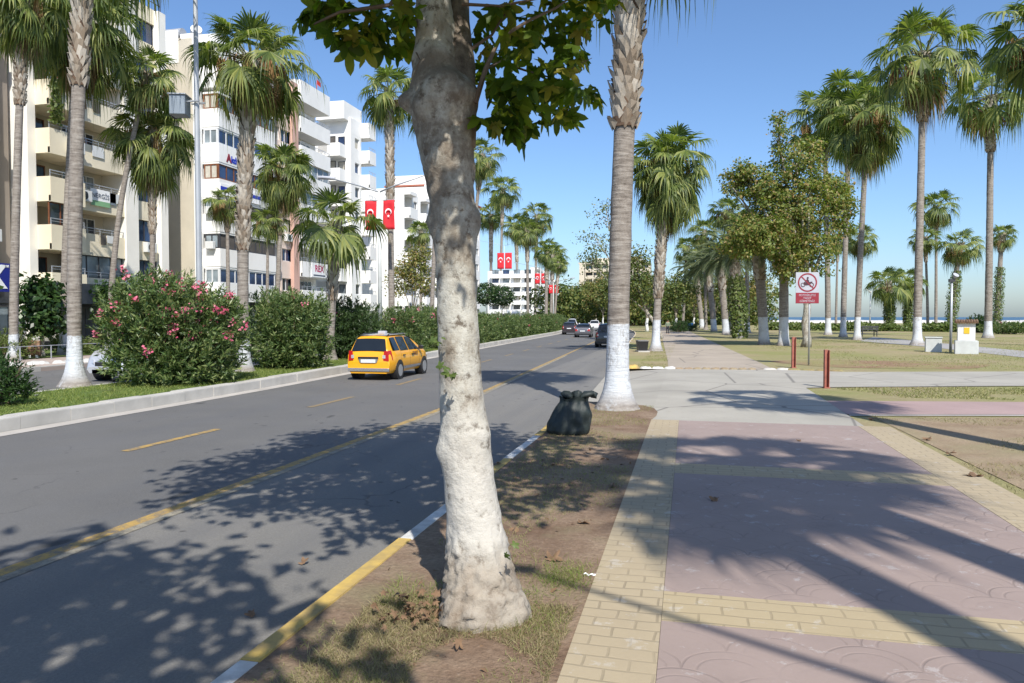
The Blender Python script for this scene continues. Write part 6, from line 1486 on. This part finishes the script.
# park blocks, lamp
b = G(933, 351.5); D_ = depth((b.x, b.y, H)); k = D_/FP
root = empty('concrete_block', b, R(-13), 'low white painted concrete block beside the tallest palm', 'block')
m = MB(); m.box(-7*k, 7.2*k, -.35, .35, -.02, 13.6*k); m.build('base', M['concrete_box'], root, bevel=.02); m = MB(); m.box(-7.6*k, 7.8*k, -.38, .38, 13.6*k, 14.6*k); m.build('lid', M['concrete_box'], root, bevel=.01)
b = G(966, 353.5); D_ = depth((b.x, b.y, H)); k = D_/FP
root = empty('electric_cabinet', b, R(-15), 'white kiosk with yellow notice and small tiled roof on a concrete plinth', 'cabinet')
m = MB(); m.box(-10*k, 10*k, -.4, .4, -.02, 13*k); m.build('plinth', M['concrete_box'], root, bevel=.02)
m = MB(); m.box(-7.8*k, 7.2*k, -.32, .32, 13.1*k, 31*k); cb = m.build('cabinet', M['white_paint'], root, bevel=.01)
m = MB(); m.box(-2.6*k, 2.2*k, -.335, -.322, 20*k, 26*k); m.build('notice', M['yellow_panel'], cb)
m = MB()
for i in range(9): m.tube([(-9*k+i*2.2*k, -.45, 31.2*k), (-9*k+i*2.2*k, .0, 33.2*k), (-9*k+i*2.2*k, .45, 31.2*k)], 1.2*k, 8)
m.build('roof', M['straw'], root)
b = G(950.5, 352); D_ = depth((b.x, b.y, H)); k = D_/FP
root = empty('park_lamp', b, 0, 'slim grey park lamp post with small white floodlight', 'lamp post')
m = MB(); m.tube([(0, 0, 0), (0, 0, 72*k)], [.065, .05], 10); m.build('pole', M['galv'], root, True)
m = MB(); m.box(-.12, .1, -.1, .12, 70*k, 73*k); m.build('bracket', M['frame_dark'], root)
m = MB(); m.tube([(.08, .0, 74*k), (.14, -.12, 77*k)], [.06, .14], 12); m.build('floodlight', M['sign_white'], root)
# bench
b = G(868, 336.5); root = empty('park_bench', b, R(200), 'dark park bench beside the nearest of the three tall palms', 'bench')
m = MB()
for i in range(4): m.box(-.75, .75, -.2+i*.11, -.12+i*.11, .42, .45)
m.build('seat', M['frame_dark'], root)
m = MB()
for i in range(3): m.box(-.75, .75, .26, .29, .55+i*.13, .64+i*.13)
m.build('backrest', M['frame_dark'], root)
for s in (-.65, .65):
    m = MB(); m.box(s-.03, s+.03, -.2, -.14, 0, .42); m.box(s-.03, s+.03, .2, .26, 0, .9); m.box(s-.03, s+.03, -.2, .26, .38, .42); m.build('leg', M['frame_dark'], root)
# white three-bladed mast by the sea
b = far(870, 120); k = 120/FP; root = empty('wind_turbine', b, TH, 'small white three bladed wind turbine by the sea', 'wind turbine')
zt_ = (317-292)*k+H; m = MB(); m.tube([(0, 0, 0), (0, 0, zt_)], [.12, .07], 8); m.build('mast', M['white_paint'], root, True)
for g in (150, 30, 270):
    d = Vector((math.cos(R(g)), 0, math.sin(R(g)))); m = MB(); m.tube([Vector((0, -.15, zt_)), Vector((0, -.15, zt_))+d*1.2], [.09, .02], 6); m.build('blade', M['white_paint'], root)
m = MB(); m.tube([(0, -.2, zt_), (0, .3, zt_)], .12, 8); m.build('hub', M['white_paint'], root)
# litter bin beyond the near palm, on its low grey slab
b = G(640, 351.5); D_ = depth((b.x, b.y, H)); k = D_/FP
root = empty('waste_container', (b.x+.1, b.y, 0), TH, 'dark grey waste container on the grass island behind the near palm', 'container')
m = MB(); rr = [[(-5.2*k*s, -.3*s, z), (5.2*k*s, -.3*s, z), (5.2*k*s, .3*s, z), (-5.2*k*s, .3*s, z)] for s, z in ((.85, .05), (1, 10*k))]; m.grid(rr, closed=True); m.face(rr[0][::-1]); m.face(rr[1]); m.build('body', M['black_plastic'], root)
m = MB(); m.box(-5.5*k, 5.5*k, -.33, .33, 10*k, 11.2*k); m.build('lid', M['frame_dark'], root, bevel=.02)
m = MB(); m.box(-5.5*k, 5.8*k, -.5, .4, -.01, .05); m.build('slab', M['kerb_stone'], root)
b = G(690, 331); root = empty('litter_bin', b, 0, 'small blue litter bin far down the pavement', 'bin'); m = MB(); m.tube([(0, 0, .25), (0, 0, .95)], [.28, .36], 12); m.build('body', M['blue_plastic'], root); m = MB(); m.tube([(0, 0, 0), (0, 0, .3)], .04, 6); m.build('post', M['galv'], root)
# dry stump / old cable spool among the planting
b = at_row(33, -25.0); D_ = depth((b.x, b.y, H)); k = D_/FP
root = empty('dry_stump', b, TH+R(25), 'cut dry palm stump with fibrous bark lying beside the leftmost palm', 'stump')
m = MB(); rr = []
for i in range(12):
    t = i/11; c = Vector((-8*k+t*15*k, 0, 10*k)); rr.append([c+Vector((0, math.cos(g), math.sin(g)))*8*k*(1+.12*noise.noise(Vector((t*5, math.cos(g)*3, math.sin(g)*3)))) for g in np.linspace(0, 2*math.pi, 22, endpoint=False)])
m.grid(rr, closed=True); m.face(rr[0][::-1]); m.face(rr[-1]); m.build('log', M['straw'], root)
m = MB(); m.box(-3*k, -1*k, -.2, .2, 0, 4*k); m.box(3*k, 5*k, -.2, .2, 0, 4*k); m.build('support', M['concrete_box'], root)
# low fence on the opposite pavement
root = empty('low_fence', (0, 0, 0), 0, 'low thin metal fence along the planting bed across the street', 'fence'); m = MB(); r_ = MB(); y = 20.
while y < 34: m.box(-24.5, -24.47, y, y+.03, 0, .55); y += 1.4
r_.box(-24.49, -24.475, 20, 34, .52, .545); m.build('posts', M['rail'], root); r_.build('rails', M['rail'], root)

# rubbish bag
bp_ = G(570, 436); D_ = depth((bp_.x, bp_.y, H))+.2; k = D_/FP
bp_ = bp_+Vector((-.23, .97, 0))*.2
root = empty('rubbish_bag', (bp_.x, bp_.y, 0), TH, 'full black rubbish bag with knotted top standing by the kerb', 'bag'); root.scale = (1, 1, .93)
m = MB(); rr = []; prof_ = [(0, .84), (.03, .97), (.12, 1.04), (.35, 1.0), (.55, .92), (.72, .80), (.84, .68), (.90, .63), (1.0, .66)]
def pr(t):
    for (a, b), (c, d) in zip(prof_[:-1], prof_[1:]):
        if a <= t <= c: return b+(d-b)*(t-a)/(c-a)
    return prof_[-1][1]
hh_ = 40*k
for i in range(46):
    t = i/45; r0 = pr(t)*21.5*k; cxx = 5.5*k*t**1.2; row_ = []
    for j in range(72):
        g = 2*math.pi*j/72; fold = .05*math.sin(g*9+t*3+2*noise.noise(Vector((math.cos(g), math.sin(g), t*2))))*(.25+t*1.1)
        w_ = .09*noise.noise(Vector((math.cos(g)*1.4, math.sin(g)*1.4, t*2.2)))+.06*noise.noise(Vector((math.cos(g)*4, math.sin(g)*4, t*5+4)))
        rr_ = r0*(1+fold+w_); row_.append((cxx+rr_*math.cos(g), rr_*.72*math.sin(g), hh_*t+(.02*math.sin(g*4+1) if t > .9 else 0)))
    rr.append(row_)
m.grid(rr, closed=True); m.face(rr[0][::-1]); m.build('sack', M['bag'], root, True)
m = MB(); rnd = random.Random(3)
for (a0, a1, a2, w0) in [((2, 38), (-2, 42), (-6, 45), 5), ((8, 38), (8, 44), (7, 46), 5), ((10, 37), (16, 42), (25, 43.5), 4.2), ((22, 43), (25, 42), (27, 39), 3.4)]:
    P3 = [Vector((a*k, -.02*i, z*k)) for i, (a, z) in enumerate((a0, a1, a2))]; m.tube(P3, [w0*k*.8, w0*k, w0*k*.45], 9)
for i, v in enumerate(m.v): q = Vector(v); m.v[i] = tuple(q+Vector((noise.noise(q*14), noise.noise(q*14+Vector((9, 0, 0))), noise.noise(q*14+Vector((0, 9, 0)))))*.05)
m.build('knotted_top', M['bag'], root, True)
# litter and fallen leaves
def fallen(u, v, s, lab, mat='bronze_leaf', z=.012):
    s *= .72
    p = G(u, v); n = len(PLM); V = PLM*s*np.array([1, 1, .8]); V[:, 1] -= .3*s
    V[:, 2] = np.abs(V[:, 2])*1.0+.012*np.sin(V[:, 0]*60)+.006
    me = npmesh('fallen_leaf', V, PLMF, M[mat]); o = link('fallen_leaf', me, None, (p.x, p.y, z)); o.rotation_euler = (random.uniform(-.3, .3), random.uniform(-.3, .3), random.uniform(0, 6.28))
    tag(o, lab, 'leaf', 'fallen leaves')
for a in [(552, 562, .20, 'curled brown leaf on the earth right of the plane trunk'), (582, 525, .17, 'brown leaf on the bare earth near the yellow pavement band'), (612, 488, .17, 'dry leaf on the verge halfway to the rubbish bag'), (716, 502, .15, 'dark leaf lying on the pink pavement'), (800, 442, .12, 'small leaf on the far pink panel'), (875, 420, .25, 'long dead leaf at the start of the right verge'), (930, 440, .2, 'reddish dead leaf on the right bare ground'), (975, 478, .3, 'curled leaf at the edge of the right yellow band'), (950, 455, .2, 'dead leaf beside the curled one on the right verge')]:
    fallen(*a)
for a in [(253, 595, .11, 'crumpled leaf on the asphalt in front of the plane trunk'), (304, 547, .12, 'brown leaf on the shaded asphalt further away'), (496, 466, .2, 'brown leaf lying on the kerb right of the trunk')]:
    fallen(*a, z=ZR+.012 if a[0] < 400 else .015)
P = np.array([tuple(tb+Vector((-_c*.30-.02, -.1, .07))+Vector((random.gauss(0, .12), random.gauss(-.06, .12), random.uniform(-.05, .10)))) for i in range(60)])
P[:, 2] = np.abs(P[:, 2])*.5+.01
tag(link('leaf_litter', scatter_mesh('leaf_litter', P, PLM, PLMF, RNG.uniform(.04, .08, len(P)), RNG.normal(size=P.shape)*.5+np.array([0, 0, .9]), M['bronze_leaf'])), kind='stuff')
P = patchy(420, (-1.9, -.62), (2.4, 13), .004, .9, -.2, None, 9)
tag(link('small_leaf_litter', scatter_mesh('small_leaf_litter', P, QL, QLF, RNG.uniform(.02, .06, len(P)), RNG.normal(size=P.shape)*.4+np.array([0, 0, 1]), M['bronze_leaf'])), kind='stuff')
p = G(589, 576); m = MB(); m.grid([[(-.035+.012*i+.006*math.sin(j), -.01+.004*j+.006*math.sin(i*1.3), .006*math.sin(i*1.9+j)+.010) for i in range(7)] for j in range(7)]); tag(m.build('paper_scrap', M['flag_white'], None, False, (p.x, p.y, 0)), 'crumpled white paper scrap on the edge of the yellow band', 'litter')

# person walking away on the far pavement
def person(label, loc, h_, rz):
    root = empty('person', loc, rz, label, 'person'); s = h_/1.75
    J = {'pel': (0, 0, .95), 'bel': (0, 0, 1.1), 'che': (0, .01, 1.32), 'nck': (0, .0, 1.50), 'hd0': (0, .02, 1.60), 'hd1': (0, .02, 1.70),
         'hl': (-.10, 0, .90), 'kl': (-.11, .10, .50), 'al': (-.11, .05, .09), 'tl': (-.12, .18, .03), 'hr': (.10, 0, .90), 'kr': (.11, .0, .50), 'ar': (.11, -.18, .12), 'tr': (.12, -.06, .03),
         'sl': (-.19, 0, 1.43), 'el': (-.24, -.06, 1.15), 'wl': (-.23, .06, .92), 'fl': (-.22, .10, .82), 'sr': (.19, 0, 1.43), 'er': (.24, .03, 1.15), 'wr': (.23, .12, .93), 'fr': (.22, .16, .83)}
    rad = dict(pel=.14, bel=.13, che=.16, nck=.055, hd0=.085, hd1=.09, hl=.09, kl=.06, al=.045, tl=.035, hr=.09, kr=.06, ar=.045, tr=.035, sl=.065, el=.045, wl=.032, fl=.03, sr=.065, er=.045, wr=.032, fr=.03)
    E = [('pel', 'bel'), ('bel', 'che'), ('che', 'nck'), ('nck', 'hd0'), ('hd0', 'hd1'), ('pel', 'hl'), ('hl', 'kl'), ('kl', 'al'), ('al', 'tl'), ('pel', 'hr'), ('hr', 'kr'), ('kr', 'ar'), ('ar', 'tr'), ('che', 'sl'), ('sl', 'el'), ('el', 'wl'), ('wl', 'fl'), ('che', 'sr'), ('sr', 'er'), ('er', 'wr'), ('wr', 'fr')]
    def skin(name_, keys, edges, grow, mat):
        idx = {k: i for i, k in enumerate(keys)}; me = bpy.data.meshes.new(name_); me.from_pydata([Vector(J[k])*s for k in keys], [(idx[a], idx[b]) for a, b in edges], [])
        o = link(name_, me, root); md = o.modifiers.new('skin', 'SKIN'); md.use_smooth_shade = True
        for k, i in idx.items(): me.skin_vertices[0].data[i].radius = ((rad[k]+grow)*s,)*2
        me.skin_vertices[0].data[0].use_root = True
        sb = o.modifiers.new('sub', 'SUBSURF'); sb.levels = 2; sb.render_levels = 2; me.materials.append(mat); return o
    skin('body', list(J), E, 0, M['skin'])
    ks = ['bel', 'pel', 'che', 'sl', 'el', 'wl', 'sr', 'er', 'wr']; skin('jacket', ks, [('bel', 'pel'), ('bel', 'che'), ('che', 'sl'), ('sl', 'el'), ('el', 'wl'), ('che', 'sr'), ('sr', 'er'), ('er', 'wr')], .022, M['cloth_green'])
    ks = ['pel', 'hl', 'kl', 'al', 'hr', 'kr', 'ar']; skin('trousers', ks, [('pel', 'hl'), ('hl', 'kl'), ('kl', 'al'), ('pel', 'hr'), ('hr', 'kr'), ('kr', 'ar')], .018, M['cloth_dark'])
    m = MB(); m.grid([[(Vector((.105*math.cos(a)*math.cos(g), .02+.115*math.cos(a)*math.sin(g)-.01, 1.66+.12*math.sin(a)))*s) for g in np.linspace(0, 2*math.pi, 14, endpoint=False)] for a in np.linspace(-.35, 1.55, 7)], closed=True); m.build('hair', M['hair'], root, True)
    m = MB(); m.box(-.035*s, .035*s, -.085*s, -.07*s, 1.62*s, 1.63*s)
    return root
# modifiers need skin data layers on the mesh
_old = person
b = G(667.7, 334.4)
try: person('person in a sage jacket and dark trousers strolling on the far pavement', b, 1.66, R(180))
except Exception as ex: print('person failed', ex)

# enlarge the laid-out place to its real size; vehicles and people are modelled in real metres already
for o in list(bpy.data.objects):
    if o.parent is None:
        o.location = o.location*S_ALL
        if o.get('category') not in ('car', 'taxi', 'person'): o.scale = o.scale*S_ALL
        if 'paint' in o: pass
# ============================================================ LIGHT, SKY, CAMERA
w = bpy.data.worlds.new('World'); scene.world = w; w.use_nodes = True; nt = w.node_tree; bg = nt.nodes['Background']
sky = nt.nodes.new('ShaderNodeTexSky'); sky.sky_type = 'NISHITA'; sky.sun_disc = False
SUN_AZ_X, SUN_AZ_Y, EL = .45, -.89, R(47)
sky.sun_elevation = EL; sky.sun_rotation = math.atan2(SUN_AZ_X, SUN_AZ_Y); sky.altitude = 0; sky.air_density = 1.0; sky.dust_density = 1.0; sky.ozone_density = 7.5
nt.links.new(sky.outputs[0], bg.inputs[0]); bg.inputs[1].default_value = .140
sd = bpy.data.lights.new('sun', 'SUN'); sd.energy = 4.8; sd.angle = R(.53); sd.color = (1, .95, .87); so = bpy.data.objects.new('sun', sd); col.objects.link(so)
d = Vector((SUN_AZ_X, SUN_AZ_Y, 0)).normalized()*math.cos(EL)+Vector((0, 0, math.sin(EL)))
so.rotation_euler = d.to_track_quat('Z', 'Y').to_euler()
cam = bpy.data.cameras.new('camera'); co = bpy.data.objects.new('camera', cam); col.objects.link(co); scene.camera = co
cam.sensor_width = 36; cam.lens = FP/1024*36; cam.clip_start = .05; cam.clip_end = 20000
co.matrix_world = Matrix.Translation(CO*S_ALL) @ Matrix((CR, CU, -CF)).transposed().to_4x4()
scene.view_settings.view_transform = 'Standard'; scene.view_settings.look = 'None'; scene.view_settings.exposure = .36; scene.view_settings.gamma = 1; scene.view_settings.use_curve_mapping = False
scene.render.resolution_x = 1024; scene.render.resolution_y = 683
scene.render.engine = 'CYCLES'; scene.cycles.max_bounces = 6; scene.cycles.transparent_max_bounces = 8
